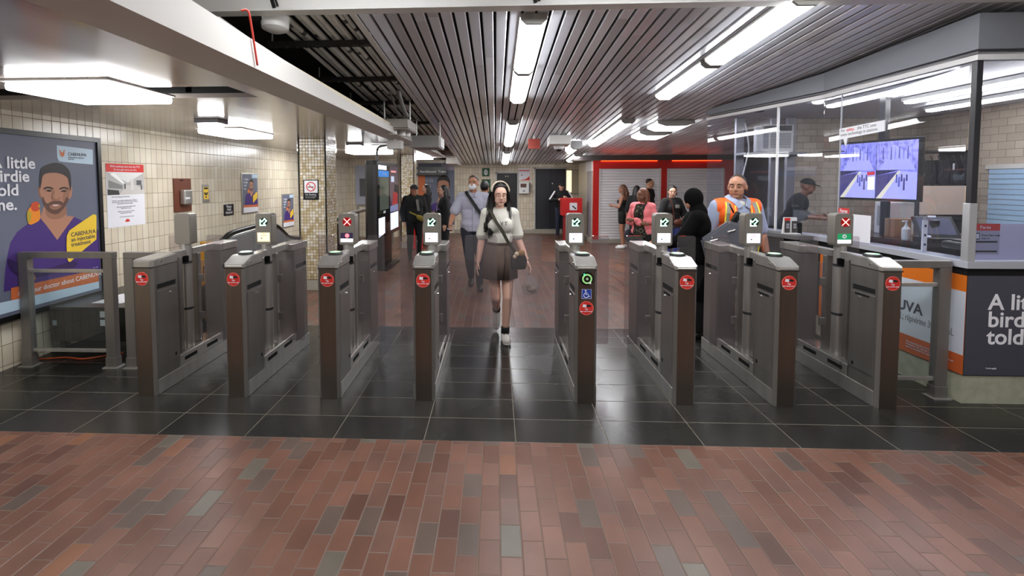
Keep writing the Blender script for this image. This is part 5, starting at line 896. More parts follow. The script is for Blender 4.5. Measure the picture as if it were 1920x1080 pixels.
class Fig:
    """one person: a continuous skin with garments and hair as child parts; faces local -y"""
    def __init__(s, label, loc, rz=0, H=1.7, pose=None, skin='light', bw=1., bd=1., headk=1., face=(0, 0), lean=0, fem=False, vox=.009, detail=True, arm=1., group=None, grip=(0, 0)):
        s.k = H / 1.7; s.J = {n: Vector(v) for n, v in BASE.items()}
        for n in ('shL', 'elL', 'wrL', 'shR', 'elR', 'wrR'): s.J[n].x *= (1 + (bw - 1) * .8)
        for n in ('hipL', 'hipR', 'knL', 'knR', 'anL', 'anR', 'toL', 'toR'): s.J[n].x *= (1 + (bw - 1) * .6)
        if fem:
            for n in ('shL', 'shR'): s.J[n].x *= .90
        for n, v in (pose or {}).items(): s.J[n] = Vector(v)
        if lean:
            R = Euler((lean, 0, 0)).to_matrix(); c = s.J['pelvis']
            for n in ('waist', 'chest', 'neck', 'head', 'shL', 'shR', 'elL', 'elR', 'wrL', 'wrR'):
                if not (pose and n in pose): s.J[n] = c + R @ (s.J[n] - c)
        s.bw, s.bd, s.hk, s.fem, s.vox, s.arm = bw, bd, headk, fem, vox, arm
        s.root = thing('person', label, 'person', loc, rz, group); s.skin = SKINS[skin]; s.detail = detail
        ax = s.J['neck'] + (s.J['head'] - s.J['neck']) * .35
        s.HM = Matrix.Translation(s.J['head']) @ Euler((face[1], 0, face[0]), 'XYZ').to_matrix().to_4x4() @ Matrix.Diagonal((headk, headk, headk, 1))
        d = (s.J['chest'] - s.J['waist']).normalized(); s.TR = Vector((0, 0, 1)).rotation_difference(d).to_matrix()
        m = MB(); s.torso(m, 0); s.limbs(m, 0); s.headshape(m); s.hand(m, 'L', grip[0]); s.hand(m, 'R', grip[1]); s.feet(m, 0)
        s.body = s.part('body', m, s.skin, 4)
        if detail: s.face()
    def part(s, name, m, mt, it=6, cuts=(), vox=None, lab=None):
        for v in m.bm.verts: v.co *= s.k
        me = remesh(m, (vox or s.vox) , it, [(Vector(c) * s.k, n) for c, n in cuts]); return obj(name, me, mt, s.root, smooth='all', label=lab)
    def raw(s, name, m, mt, par=None, smooth=True):
        for v in m.bm.verts: v.co *= s.k
        return obj(name, m, mt, par or s.root, smooth='all' if smooth else False)
    def torso(s, m, g, low=True, up=True):
        J, w, d, T = s.J, s.bw, s.bd, s.TR
        def E(c, r): m.ball(c, (r[0] * w + g, r[1] * d + g, r[2] + g), T, 20, 14)
        if up:
            E(J['chest'] + T @ Vector((0, .005, .0)), (.155, .108, .155)); E(J['chest'] + T @ Vector((0, .012, .075)), (.16, .085, .085))
            for a in 'LR': m.cap(J['neck'] + T @ Vector((0, .01, -.035)), J['sh' + a] + T @ Vector((0, 0, -.005)), .055 + g, .055 * s.arm + g)
            if s.fem:
                for x in (-.07, .07): m.ball(J['chest'] + T @ Vector((x * w, -.075 * d, -.015)), (.062 + g * .7, .055 + g * .5, .065 + g))
        E(J['waist'] + Vector((0, -.004, .02)), (.13 if s.fem else .142, .098, .13)); E((J['waist'] + J['pelvis']) / 2 + Vector((0, 0, .02)), (.145, .105, .11))
        if s.bd > 1.15: E(J['waist'] + Vector((0, -.03 * d, -.02)), (.14, .10, .15))
        if low: E(J['pelvis'] + Vector((0, .012, 0)), (.168 if s.fem else .155, .115, .10))
        if up and g == 0: m.cap(J['neck'] - Vector((0, 0, .04)), J['head'] + Vector((0, .015, -.05)), .054 * (1 + (w - 1) * .8), .05 * (1 + (w - 1) * .8))
    def limbs(s, m, g):
        J, a = s.J, s.arm
        for q in 'LR':
            s.armseg(m, q, 0, 2, g); s.legs(m, q, 0, 2, g)
    def armseg(s, m, q, t0, t1, g):
        J, a = s.J, s.arm; S, Eb, W_ = J['sh' + q], J['el' + q], J['wr' + q]
        if t1 <= 1: m.cap(S, S.lerp(Eb, t1), .052 * a + g, (.052 - .010 * t1) * a + g * 1.1)
        else:
            m.cap(S, Eb, .052 * a + g, .040 * a + g); u = Eb.lerp(W_, t1 - 1); mid = Eb.lerp(u, .3); m.cap(Eb, mid, .040 * a + g, .041 * a + g); m.cap(mid, u, .041 * a + g, (.041 - .014 * (t1 - 1)) * a + g)
    def legs(s, m, q, t0, t1, g, k=1.):
        J = s.J; Hp, K, A = J['hip' + q], J['kn' + q], J['an' + q]; w = 1 + (s.bw - 1) * .7
        if t1 <= 1: m.cap(Hp, Hp.lerp(K, t1), .086 * w + g, (.086 - .030 * t1) * w + g)
        else:
            m.cap(Hp, K, .086 * w + g, .056 * w + g); u = K.lerp(A, t1 - 1); c = K.lerp(A, .32) + Vector((0, .012, 0)); m.cap(K, c, .054 * w + g, .054 * w + g); m.cap(c, u, .054 * w + g, .036 * w + g)
    def feet(s, m, g):
        J = s.J
        for q in 'LR':
            A, T_ = J['an' + q], J['to' + q]; d = (T_ - A); h = A - Vector((0, 0, .04)) - d.normalized() * .02
            m.cap(h, A, .034 + g, .036 + g); m.cap(h, A + d * .65 - Vector((0, 0, .02)), .034 + g, .033 + g); m.cap(A + d * .65 - Vector((0, 0, .02)), T_, .033 + g, .026 + g)
    def headshape(s, m):
        n0 = len(m.bm.verts)
        h = MB(); h.ball((0, .008, .03), (.074, .092, .088), None, 24, 16); h.ball((0, -.028, -.03), (.058, .062, .075), None, 20, 14); h.ball((0, -.062, -.083), (.030, .026, .022)); h.ball((0, -.05, .035), (.060, .042, .05))
        for x in (-1, 1):
            h.ball((x * .075, .008, -.008), (.010, .020, .032)); h.ball((x * .034, -.063, -.022), (.026, .022, .022)); h.ball((x * .035, -.048, -.046), (.027, .034, .033))
        h.cap((0, -.086, .02), (0, -.104, -.02), .009, .0125); h.ball((0, -.098, -.026), (.018, .012, .010)); h.ball((0, -.084, -.052), (.022, .010, .010)); h.cap((-.04, -.082, .034), (.04, -.082, .034), .009, .009)
        bmesh.ops.transform(h.bm, matrix=s.HM, verts=h.bm.verts); t = bpy.data.meshes.new('h'); h.bm.to_mesh(t); h.bm.free(); m.bm.from_mesh(t); bpy.data.meshes.remove(t)
    def hand(s, m, q, curl=0):
        E_, W_ = s.J['el' + q], s.J['wr' + q]; d = (W_ - E_).normalized(); inn = Vector((-1 if q == 'L' else 1, 0, 0)); inn = (inn - d * inn.dot(d)).normalized(); f = d.cross(inn) * (1 if q == 'L' else -1)
        if f.y > 0: f = -f
        k = 1.0; P = W_ + d * .045
        m.ball(P, (.040, .040, .040)) if False else None
        R = Matrix((f, inn, d)).transposed(); m.ball(P, (.037, .017, .052), R)
        for i, (o, L_) in enumerate(((.027, .066), (.009, .074), (-.009, .070), (-.026, .054))):
            a = P + d * .040 + f * o; c = .25 + .95 * curl
            p1 = a + (d * math.cos(c) + inn * math.sin(c)) * L_ * .55; p2 = p1 + (d * math.cos(c * 2.1) + inn * math.sin(c * 2.1)) * L_ * .5
            m.cap(a, p1, .0092, .0085, 10); m.cap(p1, p2, .0085, .0072, 10)
        t0 = W_ + d * .02 + f * .028; t1 = t0 + d * .035 + f * .022 + inn * .012; t2 = t1 + d * .03 + inn * (.012 + .02 * curl); m.cap(t0, t1, .0115, .010, 10); m.cap(t1, t2, .010, .008, 10)
        s.palm = getattr(s, 'palm', {}); s.palm[q] = P + d * .05 + inn * .02
    def H(s, p): return s.HM @ Vector(p)
    def face(s):
        def onh(name, mk, mt):
            h = MB(); mk(h); bmesh.ops.transform(h.bm, matrix=s.HM, verts=h.bm.verts); return s.raw(name, h, mt)
        for x in (-.029, .029):
            onh('eye', lambda h: h.ball((x, -.0865, .007), (.0130, .006, .0048), None, 12, 8), EYEW); onh('iris', lambda h: h.ball((x, -.0912, .0065), (.0054, .003, .0046), None, 10, 6), EYED); onh('eyelid', lambda h: h.ball((x, -.0868, .0125), (.0150, .0072, .0052), None, 12, 8), s.skin); onh('eyelash', lambda h: h.chain([(x - .0125, -.0895, .0082), (x, -.0945, .0098), (x + .0125, -.0895, .0082)], .0011, 6), EYED)
            onh('eyebrow', lambda h: h.chain([(x * .5, -.093, .027), (x * 1.05, -.091, .033), (x * 1.6, -.081, .028)], [.0035, .004, .002], 8), getattr(s, 'browm', HAIRD))
        onh('lips', lambda h: (h.cap((-.017, -.0885, -.057), (.0, -.0935, -.0555), .0028, .0042, 8), h.cap((0, -.0935, -.0555), (.017, -.0885, -.057), .0042, .0028, 8), h.cap((-.011, -.0895, -.0625), (.011, -.0895, -.0625), .0040, .0040, 8)), LIPS)
    def top(s, name, mt, sleeve=.7, hem=.95, g=.018, sg=None, extra=None, cuts=(), vox=None, it=8):
        m = MB(); s.torso(m, g, low=True)
        for q in 'LR': s.armseg(m, q, 0, sleeve, sg or g)
        if extra: extra(m)
        return s.part(name, m, mt, it, [((0, 0, hem), (0, 0, -1))] + list(cuts), vox)
    def pants(s, name, mt, length=1.95, g=.014, k=1.):
        m = MB(); s.torso(m, g * .8, up=False)
        for q in 'LR': s.legs(m, q, 0, length, g, k)
        return s.part(name, m, mt, 6, [((0, 0, s.J['waist'].z), (0, 0, 1))])
    def shoes(s, mt, g=.010, sole=None):
        for q in 'LR':
            J = s.J; A, T_ = J['an' + q], J['to' + q]; d = T_ - A; h = A - Vector((0, 0, .04)) - d.normalized() * .02; m = MB()
            m.cap(h, A - Vector((0, 0, .01)), .036 + g, .036 + g); m.cap(h, A + d * .65 - Vector((0, 0, .02)), .036 + g, .036 + g); m.cap(A + d * .65 - Vector((0, 0, .02)), T_, .036 + g, .03 + g)
            low = min(h.z, T_.z) - .034; o = s.part('shoe', m, mt, 4, vox=min(s.vox, .008))
            if sole:
                m = MB(); m.cap(h - Vector((0, 0, .03)), T_ - Vector((0, 0, .014)), .040 + g * .6, .034 + g * .6); 
                for v in m.bm.verts: v.co.z = (v.co.z - T_.z) * .45 + T_.z - .012 if abs(A.z - BASE['an' + q][2]) < .02 else v.co.z - .012
                for v in m.bm.verts: v.co *= s.k
                obj('sole', m, sole, o, smooth='all')
    def hair(s, mt, strands=(), size=(.083, .100, .098), cut=((0, -.048, .075), (0, -.85, -.52)), name='hair', vox=.009, c=(0, .014, .038)):
        h = MB(); h.ball(c, size, None, 24, 16)
        if cut: 
            bmesh.ops.bisect_plane(h.bm, geom=h.bm.verts[:] + h.bm.edges[:] + h.bm.faces[:], plane_co=cut[0], plane_no=cut[1], clear_outer=True); bmesh.ops.holes_fill(h.bm, edges=[e for e in h.bm.edges if e.is_boundary])
        bmesh.ops.transform(h.bm, matrix=s.HM, verts=h.bm.verts)
        for pts, rs in strands: h.chain([s.H(p) for p in pts], rs, 10)
        return s.part(name, h, mt, 5, vox=vox)
    def locks(s, mt, guides, n, r=.004, spread=.016, seed=1):
        """loose strands over the hair, following the guide lines"""
        rnd = random.Random(seed); m = MB()
        for i in range(n):
            pts = guides[i % len(guides)]; o = Vector((rnd.uniform(-1, 1), rnd.uniform(-1, 1), 0)) * spread; w = rnd.uniform(.5, 1.5); ph = rnd.uniform(0, 6); e = rnd.uniform(.82, 1.08)
            P = [s.H(Vector(p) * 1 + o * (.4 + .9 * k / len(pts)) * w + Vector((.006 * math.sin(ph + k * 1.3), 0, (k / len(pts)) ** 2 * (1 - e) * .3))) for k, p in enumerate(pts)]
            m.tube(smooth_pts(P, 4), r, 5)
        return s.raw('hair_locks', m, mt)
    def strap(s, name, pts, w, mt, nrm, par=None):
        m = MB(); m.strip(smooth_pts(pts, 5), w, .006, nrm); return s.raw(name, m, mt, par, False)
    def skirt(s, name, mt, z0, z1, r0, r1, y0=.005, folds=0):
        m = MB(); n = 40; rings = []
        for (rx, ry), z in [((r0[0], r0[1]), z0), ((r0[0] * .3 + r1[0] * .7, r0[1] * .25 + r1[1] * .75), z0 * .7 + z1 * .3), ((r0[0] * .1 + r1[0] * .9, r0[1] * .1 + r1[1] * .9), z0 * .45 + z1 * .55), (r1, z1), ((r1[0] - .006, r1[1] - .006), z1), ((r1[0] * .6, r1[1] * .6), z1 + .1)]:
            rings.append([m.bm.verts.new((rx * math.cos(t) * (1 + folds * math.sin(7 * t)), y0 + ry * math.sin(t) * (1 + folds * math.sin(7 * t)), z)) for t in [2 * PI * i / n for i in range(n)]])
        for k in range(len(rings) - 1):
            for i in range(n): m.bm.faces.new((rings[k][i], rings[k][(i + 1) % n], rings[k + 1][(i + 1) % n], rings[k + 1][i]))
        m.bm.faces.new(rings[0][::-1]); bmesh.ops.recalc_face_normals(m.bm, faces=m.bm.faces[:]); return s.raw(name, m, mt)
    def cap_hat(s, mt):
        h = MB(); h.ball((0, .010, .048), (.086, .102, .085), None, 20, 14); bmesh.ops.bisect_plane(h.bm, geom=h.bm.verts[:] + h.bm.edges[:] + h.bm.faces[:], plane_co=(0, 0, .042), plane_no=(0, 0, -1), clear_outer=True); bmesh.ops.holes_fill(h.bm, edges=[e for e in h.bm.edges if e.is_boundary])
        h.ball((0, -.105, .046), (.062, .062, .008), Euler((.15, 0, 0)).to_matrix(), 16, 8); bmesh.ops.transform(h.bm, matrix=s.HM, verts=h.bm.verts); return s.part('cap', h, mt, 3, vox=.006)
TOHEM = 0
# --- the woman walking through the wide aisle
P = dict(hipL=(.085, 0, .90), knL=(.075, -.075, .49), anL=(.055, -.02, .085), toL=(.065, -.17, .035), hipR=(-.085, .01, .90), knR=(-.045, -.02, .47), anR=(-.02, .34, .24), toR=(-.03, .30, .085),
         elR=(-.195, .04, 1.11), wrR=(-.235, .0, .87), elL=(.195, .03, 1.11), wrL=(.285, -.04, .885))
w1 = Fig('young woman in a white tee and brown skirt walking through the wide gate', (.045, 5.06, 0), .05, 1.68, P, 'fair', .93, .95, 1.04, (.10, .12), 0, True, .007)
tee = cloth('white_cotton', (.80, .79, .75))
def _drape(m):
    for q, sx in (('L', 1), ('R', -1)):
        S, E_ = w1.J['sh' + q], w1.J['el' + q]; m.cap(S.lerp(E_, .25), S.lerp(E_, .88) + Vector((sx * .004, 0, .01)), .058, .068)
tt = w1.top('white_tee', tee, .5, 1.035, .016, .016, _drape)
for a, c, ln in ((-.03, 1.275, 'I'), (.02, 1.275, 'V'), (.065, 1.275, 'T')):
    text('shirt_lettering', ln, INK, tt, (a * w1.k - .01, -.157, c * w1.k), (1, 0, 0), (0, .1, 1), .05, 'CENTER', .001)
w1.skirt('brown_skirt', cloth('brown_skirt_cloth', (.36, .30, .27)), 1.085, .69, (.142, .108), (.195, .155), .0)
wb = MB(); wb.lathe([(.147, 0), (.15, .02), (.147, .045)], (0, 0, 0), 32); bmesh.ops.transform(wb.bm, matrix=Matrix.Translation((0, 0, 1.035)) @ Matrix.Diagonal((1, .79, 1, 1)), verts=wb.bm.verts); w1.raw('waistband', wb, cloth('dark_brown_cloth', (.25, .20, .18)))
fl = MB(); fl.strip([(.045, -.128, 1.03), (.05, -.152, .90), (.03, -.166, .70)], .012, .008, (0, -1, 0)); w1.raw('skirt_flap', fl, MATS['dark_brown_cloth'])
w1.shoes(mat('white_trainer', (.78, .77, .74), .6), .012, mat('sole_white', (.84, .83, .8), .6))
for q in 'LR':
    a = w1.J['an' + q]; t_ = w1.J['to' + q]; lc = MB(); d = t_ - a
    for i in range(3): p = a + d * (.35 + .14 * i) + Vector((0, 0, .018 - .010 * i)); lc.cap(p - Vector((.022, 0, 0)), p + Vector((.022, 0, 0)), .005, .005, 6)
    w1.raw('shoelace', lc, INK)
    so = MB(); so.cone(a + Vector((0, 0, .0)), a + (w1.J['kn' + q] - a).normalized() * .075, .046, .047); w1.raw('sock', so, mat('black_sock', (.05, .05, .05), .8))
w1.hair(HAIRD, [([(-.06, .02, .06), (-.082, .02, -.04), (-.095, -.005, -.14), (-.105, -.07, -.24), (-.10, -.105, -.33), (-.125, -.115, -.42)], [.03, .028, .034, .036, .032, .012]), ([(-.07, .03, .0), (-.11, .03, -.12), (-.135, -.02, -.24), (-.15, -.07, -.36)], [.03, .035, .034, .014]), ([(.06, .02, .06), (.082, .02, -.04), (.088, .01, -.13), (.085, -.05, -.21), (.075, -.09, -.27)], [.03, .026, .03, .026, .010]), ([(.07, .04, .0), (.10, .05, -.12), (.115, .06, -.22)], [.03, .034, .018]), ([(0, .08, .02), (0, .095, -.15), (0, .10, -.28)], [.06, .07, .04])], (.084, .100, .098), ((0, -.052, .085), (0, -.8, -.6)), vox=.008)
_g1 = [[(-.05, -.05, .10), (-.078, -.03, .02), (-.088, -.03, -.07), (-.10, -.07, -.20), (-.105, -.105, -.31), (-.12, -.12, -.41)], [(-.03, .0, .13), (-.088, .01, .03), (-.105, -.0, -.09), (-.125, -.05, -.22), (-.14, -.08, -.34)], [(-.02, .04, .135), (-.09, .05, .0), (-.125, .03, -.13), (-.15, -.02, -.25), (-.155, -.06, -.36)],
       [(.05, -.05, .10), (.078, -.03, .02), (.085, -.02, -.07), (.085, -.06, -.17), (.078, -.095, -.26)], [(.03, .0, .13), (.088, .02, .02), (.102, .03, -.09), (.112, .04, -.19), (.12, .03, -.25)]]
w1.locks(HAIRD, _g1, 240, .0030, .017)
hb = MB(); ring = [(.090 * math.sin(a), -.028 + .02 * math.cos(a), .050 + .096 * math.cos(a)) for a in [math.radians(d) for d in range(-95, 96, 10)]]; hb.strip([w1.H(p) for p in ring], .026, .012, [w1.HM.to_3x3() @ Vector((p[0], 0, p[2] - .04)) for p in ring]); w1.raw('headband', hb, mat('cream_band', (.88, .82, .73), .6))
for x in (-.031, .031):
    gl = MB(); c = [w1.H((x + .024 * math.cos(a), -.104 + abs(x + .024 * math.cos(a)) * .12, .004 + .022 * math.sin(a))) for a in [2 * PI * i / 20 for i in range(21)]]; gl.tube(c, .0013, 6); w1.raw('glasses_rim', gl, mat('thin_gold', (.6, .5, .4), .3, .8))
gl = MB(); gl.tube([w1.H((-.009, -.105, .008)), w1.H((0, -.109, .011)), w1.H((.009, -.105, .008))], .0013, 6); w1.raw('glasses_bridge', gl, MATS['thin_gold'])
OLIVE = cloth('olive_strap', (.20, .19, .14))
w1.strap('bag_strap', [(-.13, -.02, 1.455), (-.10, -.085, 1.41), (-.05, -.150, 1.31), (.01, -.165, 1.22), (.08, -.155, 1.09), (.155, -.125, .98)], .034, OLIVE, [(-.2, -.6, 1), (-.1, -1, .6), (0, -1, .1), (0, -1, 0), (.2, -1, 0), (.5, -1, 0)] and (0, -1, .15))
bg = MB(); bg.ball((.19, -.135, .90), (.085, .045, .10)); bg.box((.11, -.175, .80), (.27, -.095, .91), .03, 3); q = w1.part('shoulder_bag', bg, mat('black_bag', (.05, .048, .045), .5), 4)
for c, r, mt in (((.215, -.19, .985), .036, mat('tan_plush', (.58, .45, .27), .9)), ((.165, -.195, .975), .026, mat('cream_plush', (.80, .74, .62), .9)), ((.145, -.19, .945), .022, MATS['cream_plush'])): b = MB(); b.ball(c, r); w1.raw('bag_charm', b, mt, q)
wr = MB(); W_ = w1.J['wrL']; wr.cone(W_ + Vector((0, 0, .008)), W_ - Vector((0, 0, .004)), .031, seg=18); w1.raw('bracelet', wr, mat('thin_dark_metal', (.3, .28, .26), .3, .8))
t = thing('plastic_bag', 'small clear plastic bag hanging from the walking woman\'s hand', 'bag', (.368, 5.01, .525)); b = MB()
b.lathe([(.02, -.02), (.075, .0), (.09, .05), (.07, .12), (.03, .19), (.014, .24), (.02, .27)], (0, 0, 0), 14)
for v in b.bm.verts: v.co.x += .012 * math.sin(v.co.z * 60 + v.co.y * 30); v.co.y *= .7
obj('film', b, glass('bag_film', (.93, .93, .93), .86, .25), t, smooth='all'); b = MB(); b.ball((.01, 0, .04), (.055, .035, .035)); b.ball((-.02, 0, .08), (.035, .03, .03)); obj('contents', b, mat('wrapped_food', (.62, .56, .50), .6), t, smooth='all')
# --- the man with the face mask
P = dict(elR=(-.30, .0, 1.12), wrR=(-.34, -.20, .99), elL=(.25, .04, 1.10), wrL=(.28, -.02, .87), knL=(.10, -.08, .50), anL=(.09, .02, .09), toL=(.10, -.12, .03), knR=(-.06, -.02, .49), anR=(-.03, .22, .16), toR=(-.04, .12, .05))
w2 = Fig('man in a pale shirt and white face mask behind the walking woman', (-.35, 7.40, 0), .08, 1.80, P, 'tan', 1.10, 1.08, 1., (-.25, .0), 0, False, .009, grip=(.2, .9))
PALE = cloth('pale_blue_shirt', (.66, .66, .72))
def _loose(m):
    for q in 'LR': S, E_ = w2.J['sh' + q], w2.J['el' + q]; m.cap(S, S.lerp(E_, .75), .068, .08)
    m.ball((0, 0, .99), (.195, .135, .12)); m.ball((0, 0, 1.15), (.185, .13, .14))
ts = w2.top('shirt', PALE, .7, .885, .022, .02, _loose); b = MB(); b.strip([(-.0, -.152, 1.36), (0, -.158, 1.2), (0, -.158, .9)], .022, .006, (0, -1, 0)); w2.raw('button_placket', b, PALE, ts, False); b = MB(); b.box((.055, -.158, 1.22), (.135, -.148, 1.31), .004); w2.raw('pocket', b, PALE, ts)
for x in (-1, 1): b = MB(); b.strip(smooth_pts([(x * .072, .02, 1.475), (x * .068, -.05, 1.455), (x * .04, -.095, 1.42), (x * .03, -.115, 1.385)], 4), .045, .01, (x * .5, -.6, .6)); w2.raw('collar', b, PALE, ts, False)
w2.pants('trousers', cloth('navy_trousers', (.14, .15, .20))); w2.shoes(mat('dark_shoe', (.07, .065, .06), .5)); w2.hair(HAIRG, [], (.080, .098, .088), ((0, -.05, .085), (0, -.75, -.66)))
mk = MB(); mk.ball((0, -.066, -.045), (.060, .038, .052), None, 20, 12); bmesh.ops.transform(mk.bm, matrix=w2.HM, verts=mk.bm.verts); mk_o = w2.part('face_mask', mk, mat('mask_white', (.86, .87, .88), .7), 2, vox=.006)
for x in (-1, 1): b = MB(); b.tube([w2.H((x * .05, -.07, -.03)), w2.H((x * .076, -.02, -.005)), w2.H((x * .08, .015, .012))], .002, 5); w2.raw('mask_loop', b, MATS['mask_white'], mk_o)
w2.strap('bag_strap', [(-.11, -.03, 1.47), (-.085, -.10, 1.42), (-.02, -.158, 1.33), (.05, -.165, 1.22), (.15, -.14, 1.09), (.21, -.05, 1.0)], .045, mat('black_strap', (.05, .05, .05), .7), (0, -1, .2)); bb = MB(); bb.box((.19, -.07, .86), (.26, .08, 1.0), .02); w2.raw('hip_bag', bb, MATS['black_strap'])
t = thing('phone', 'pale phone held low in the masked man\'s hand', 'phone', (-.685, 7.075, 1.0), .2); b = MB(); b.box((-.04, -.07, -.005), (.04, .07, .005), .004); obj('case', b, mat('pale_phone', (.75, .75, .76), .3), t); b = MB(); b.box((-.035, -.064, .005), (.035, .064, .0058)); obj('screen', b, BLACK, t)
# --- a person half hidden behind him
w3 = Fig('person in a dark navy top half hidden behind the masked man', (-.20, 8.7, 0), PI - .3, 1.70, None, 'tan', 1.05, 1, 1, (0, 0), 0, False, .012, False)
w3.top('navy_top', cloth('navy_top_cloth', (.13, .15, .22)), .8, .92, .02); w3.pants('trousers', MATS['navy_trousers']); w3.shoes(MATS['dark_shoe']); w3.hair(HAIRD)
# --- the person in a cap
P = dict(elL=(.27, .03, 1.10), wrL=(.24, -.08, .88), elR=(-.28, .03, 1.10), wrR=(-.26, -.05, .87))
w4 = Fig('person in a dark cap and dark green hooded jacket with a yellow waist bag', (-1.80, 10.4, 0), .45, 1.62, P, 'tan', 1.2, 1.15, 1.05, (.1, .0), 0, False, .011)
JK = cloth('dark_green_jacket', (.075, .085, .075))
def _hood(m): m.ball((0, .07, 1.45), (.13, .09, .07)); m.ball((0, 0, 1.0), (.20, .15, .14))
jk = w4.top('hooded_jacket', JK, 1.85, .86, .035, .03, _hood); w4.pants('trousers', cloth('black_trousers', (.05, .05, .055))); w4.shoes(MATS['dark_shoe']); w4.hair(HAIRG, [([(-.06, .04, 0), (-.07, .04, -.06)], [.02, .015]), ([(.06, .04, 0), (.07, .04, -.06)], [.02, .015])]); w4.cap_hat(mat('dark_cap', (.10, .10, .11), .8)); b = MB(); b.strip([(.02, -.168, 1.38), (.03, -.185, 1.25), (.05, -.185, 1.12)], .06, .008, (0, -1, 0)); w4.raw('shirt_front', b, cloth('grey_pattern', (.45, .44, .42)), None, False)
bb = MB(); bb.ball((.10, -.19, .95), (.13, .05, .06), Euler((0, .5, 0)).to_matrix()); w4.part('waist_bag', bb, cloth('mustard_bag', (.58, .52, .18)), 3); w4.strap('bag_strap', [(-.16, -.15, 1.1), (0, -.20, 1.02), (.16, -.17, .93)], .03, MATS['mustard_bag'], (0, -1, 0))
# --- two dark-haired women before the far advert
w5 = Fig('dark-haired woman in profile in a black coat before the far advert', (-1.85, 12.6, 0), -1.35, 1.62, None, 'light', 1.05, 1.05, 1, (0, 0), 0, True, .013); LB = ([([(0, .06, .02), (0, .09, -.12), (.0, .09, -.30)], [.07, .075, .05]), ([(-.06, .03, .02), (-.07, .04, -.14), (-.07, .05, -.26)], [.03, .035, .02]), ([(.06, .03, .02), (.07, .04, -.14), (.07, .05, -.26)], [.03, .035, .02])])
BC = cloth('black_coat', (.05, .048, .05)); w5.top('coat', BC, 1.9, .6, .03, .025, lambda m: m.ball((0, 0, .78), (.20, .15, .22))); w5.pants('trousers', MATS['black_trousers']); w5.shoes(MATS['dark_shoe']); w5.hair(HAIRD, LB)
w6 = Fig('long-haired woman in a black jacket with a white strap, left of the masked man', (-1.06, 9.9, 0), -1.35, 1.62, dict(wrR=(-.12, -.2, 1.1), elR=(-.24, -.02, 1.1)), 'light', 1.05, 1, 1, (0, 0), .05, True, .012)
w6.top('jacket', BC, 1.9, .82, .028, .024); w6.pants('trousers', MATS['black_trousers']); w6.shoes(MATS['dark_shoe']); w6.hair(HAIRD, LB); b = MB(); b.strip(smooth_pts([(-.10, -.06, 1.45), (-.12, -.15, 1.3), (-.11, -.17, 1.12)]), .06, .014, (-.3, -1, 0)); w6.raw('white_strap', b, tee, None, False)
# --- the guard at the podium
w7 = Fig('guard in a black cap and black jacket with white stripes behind the red podium', (1.96, 14.28, 0), .1, 1.66, dict(elR=(-.36, -.05, 1.16), wrR=(-.14, -.22, 1.19), elL=(.33, -.06, 1.14), wrL=(.10, -.24, 1.25)), 'light', 1.1, 1.05, 1.05, (0, .25), 0, False, .013, grip=(.8, .8))
w7.top('jacket', cloth('black_jacket', (.05, .05, .055)), 1.85, .90, .026, .022); w7.pants('trousers', cloth('dark_jeans', (.12, .15, .22))); w7.shoes(mat('brown_shoe', (.25, .16, .11), .5)); w7.hair(HAIRD, []); w7.cap_hat(mat('black_cap', (.03, .03, .032), .7))
for q, sx in (('R', -1), ('L', 1)):
    S, E_ = w7.J['sh' + q], w7.J['el' + q]; b = MB(); b.strip([S + Vector((sx * .03, -.055, .055)), S.lerp(E_, .5) + Vector((sx * .035, -.055, .03)), E_ + Vector((sx * .025, -.055, .03))], .04, .012, (sx * .4, -1, .4)); w7.raw('sleeve_stripe', b, PAPER, None, False)
# --- the group in front of the shutters
w8 = Fig('woman with long brown hair in a bare-shouldered top and black shorts by the shutters', (3.20, 12.1, 0), -2.0, 1.60, dict(elL=(.24, -.05, 1.12), wrL=(.15, -.22, 1.15), anR=(-.085, .06, .085)), 'mid', 1.0, 1, 1, (0, 0), 0, True, .012)
LH = [([(0, .06, .02), (0, .10, -.12), (.0, .10, -.28), (0, .09, -.38)], [.07, .08, .07, .03]), ([(-.06, .03, .02), (-.08, .04, -.14), (-.08, .05, -.26)], [.035, .04, .025]), ([(.06, .03, .02), (.08, .04, -.14), (.08, .05, -.26)], [.035, .04, .025])]
m = MB(); w8.torso(m, .014); w8.part('black_top', m, BC, 5, [((0, 0, 1.02), (0, 0, -1)), ((0, 0, 1.30), (0, 0, 1))]); w8.pants('shorts', BC, .42, .024); w8.shoes(mat('white_sneaker', (.85, .84, .83), .5), .012); w8.hair(HAIRB, LH); w8.locks(HAIRB, [q[0] for q in LH], 40, .008, .03, 2)
w9 = Fig('woman with long black hair and black trousers, second in the group by the shutters', (3.40, 11.6, 0), 2.75, 1.58, dict(elR=(-.25, -.02, 1.12), wrR=(-.16, -.2, 1.1)), 'mid', 1.05, 1.05, 1, (0, 0), 0, True, .012); w9.top('black_cardigan', BC, 1.8, 1.02, .024); w9.pants('trousers', MATS['black_trousers']); w9.shoes(MATS['white_sneaker'], .012); w9.hair(HAIRD, LH)
w10 = Fig('tall man with cropped hair in a black tee behind the pink cardigan', (4.0, 12.55, 0), .9, 1.76, dict(), 'tan', 1.15, 1.1, 1, (.3, .1), 0, False, .013); w10.top('black_tee', BC, .7, .9, .02); w10.pants('trousers', MATS['dark_jeans']); w10.shoes(MATS['dark_shoe']); w10.hair(HAIRD, [], (.077, .095, .080), ((0, -.055, .09), (0, -.7, -.7)))
w11 = Fig('woman in a pink cardigan with folded arms and a patterned top', (2.46, 8.05, 0), -.75, 1.57, dict(elL=(.25, -.02, 1.13), wrL=(-.08, -.20, 1.15), elR=(-.25, -.02, 1.10), wrR=(.09, -.19, 1.09)), 'brown', 1.12, 1.15, 1.05, (-.5, .0), 0, True, .009, grip=(.4, .4))
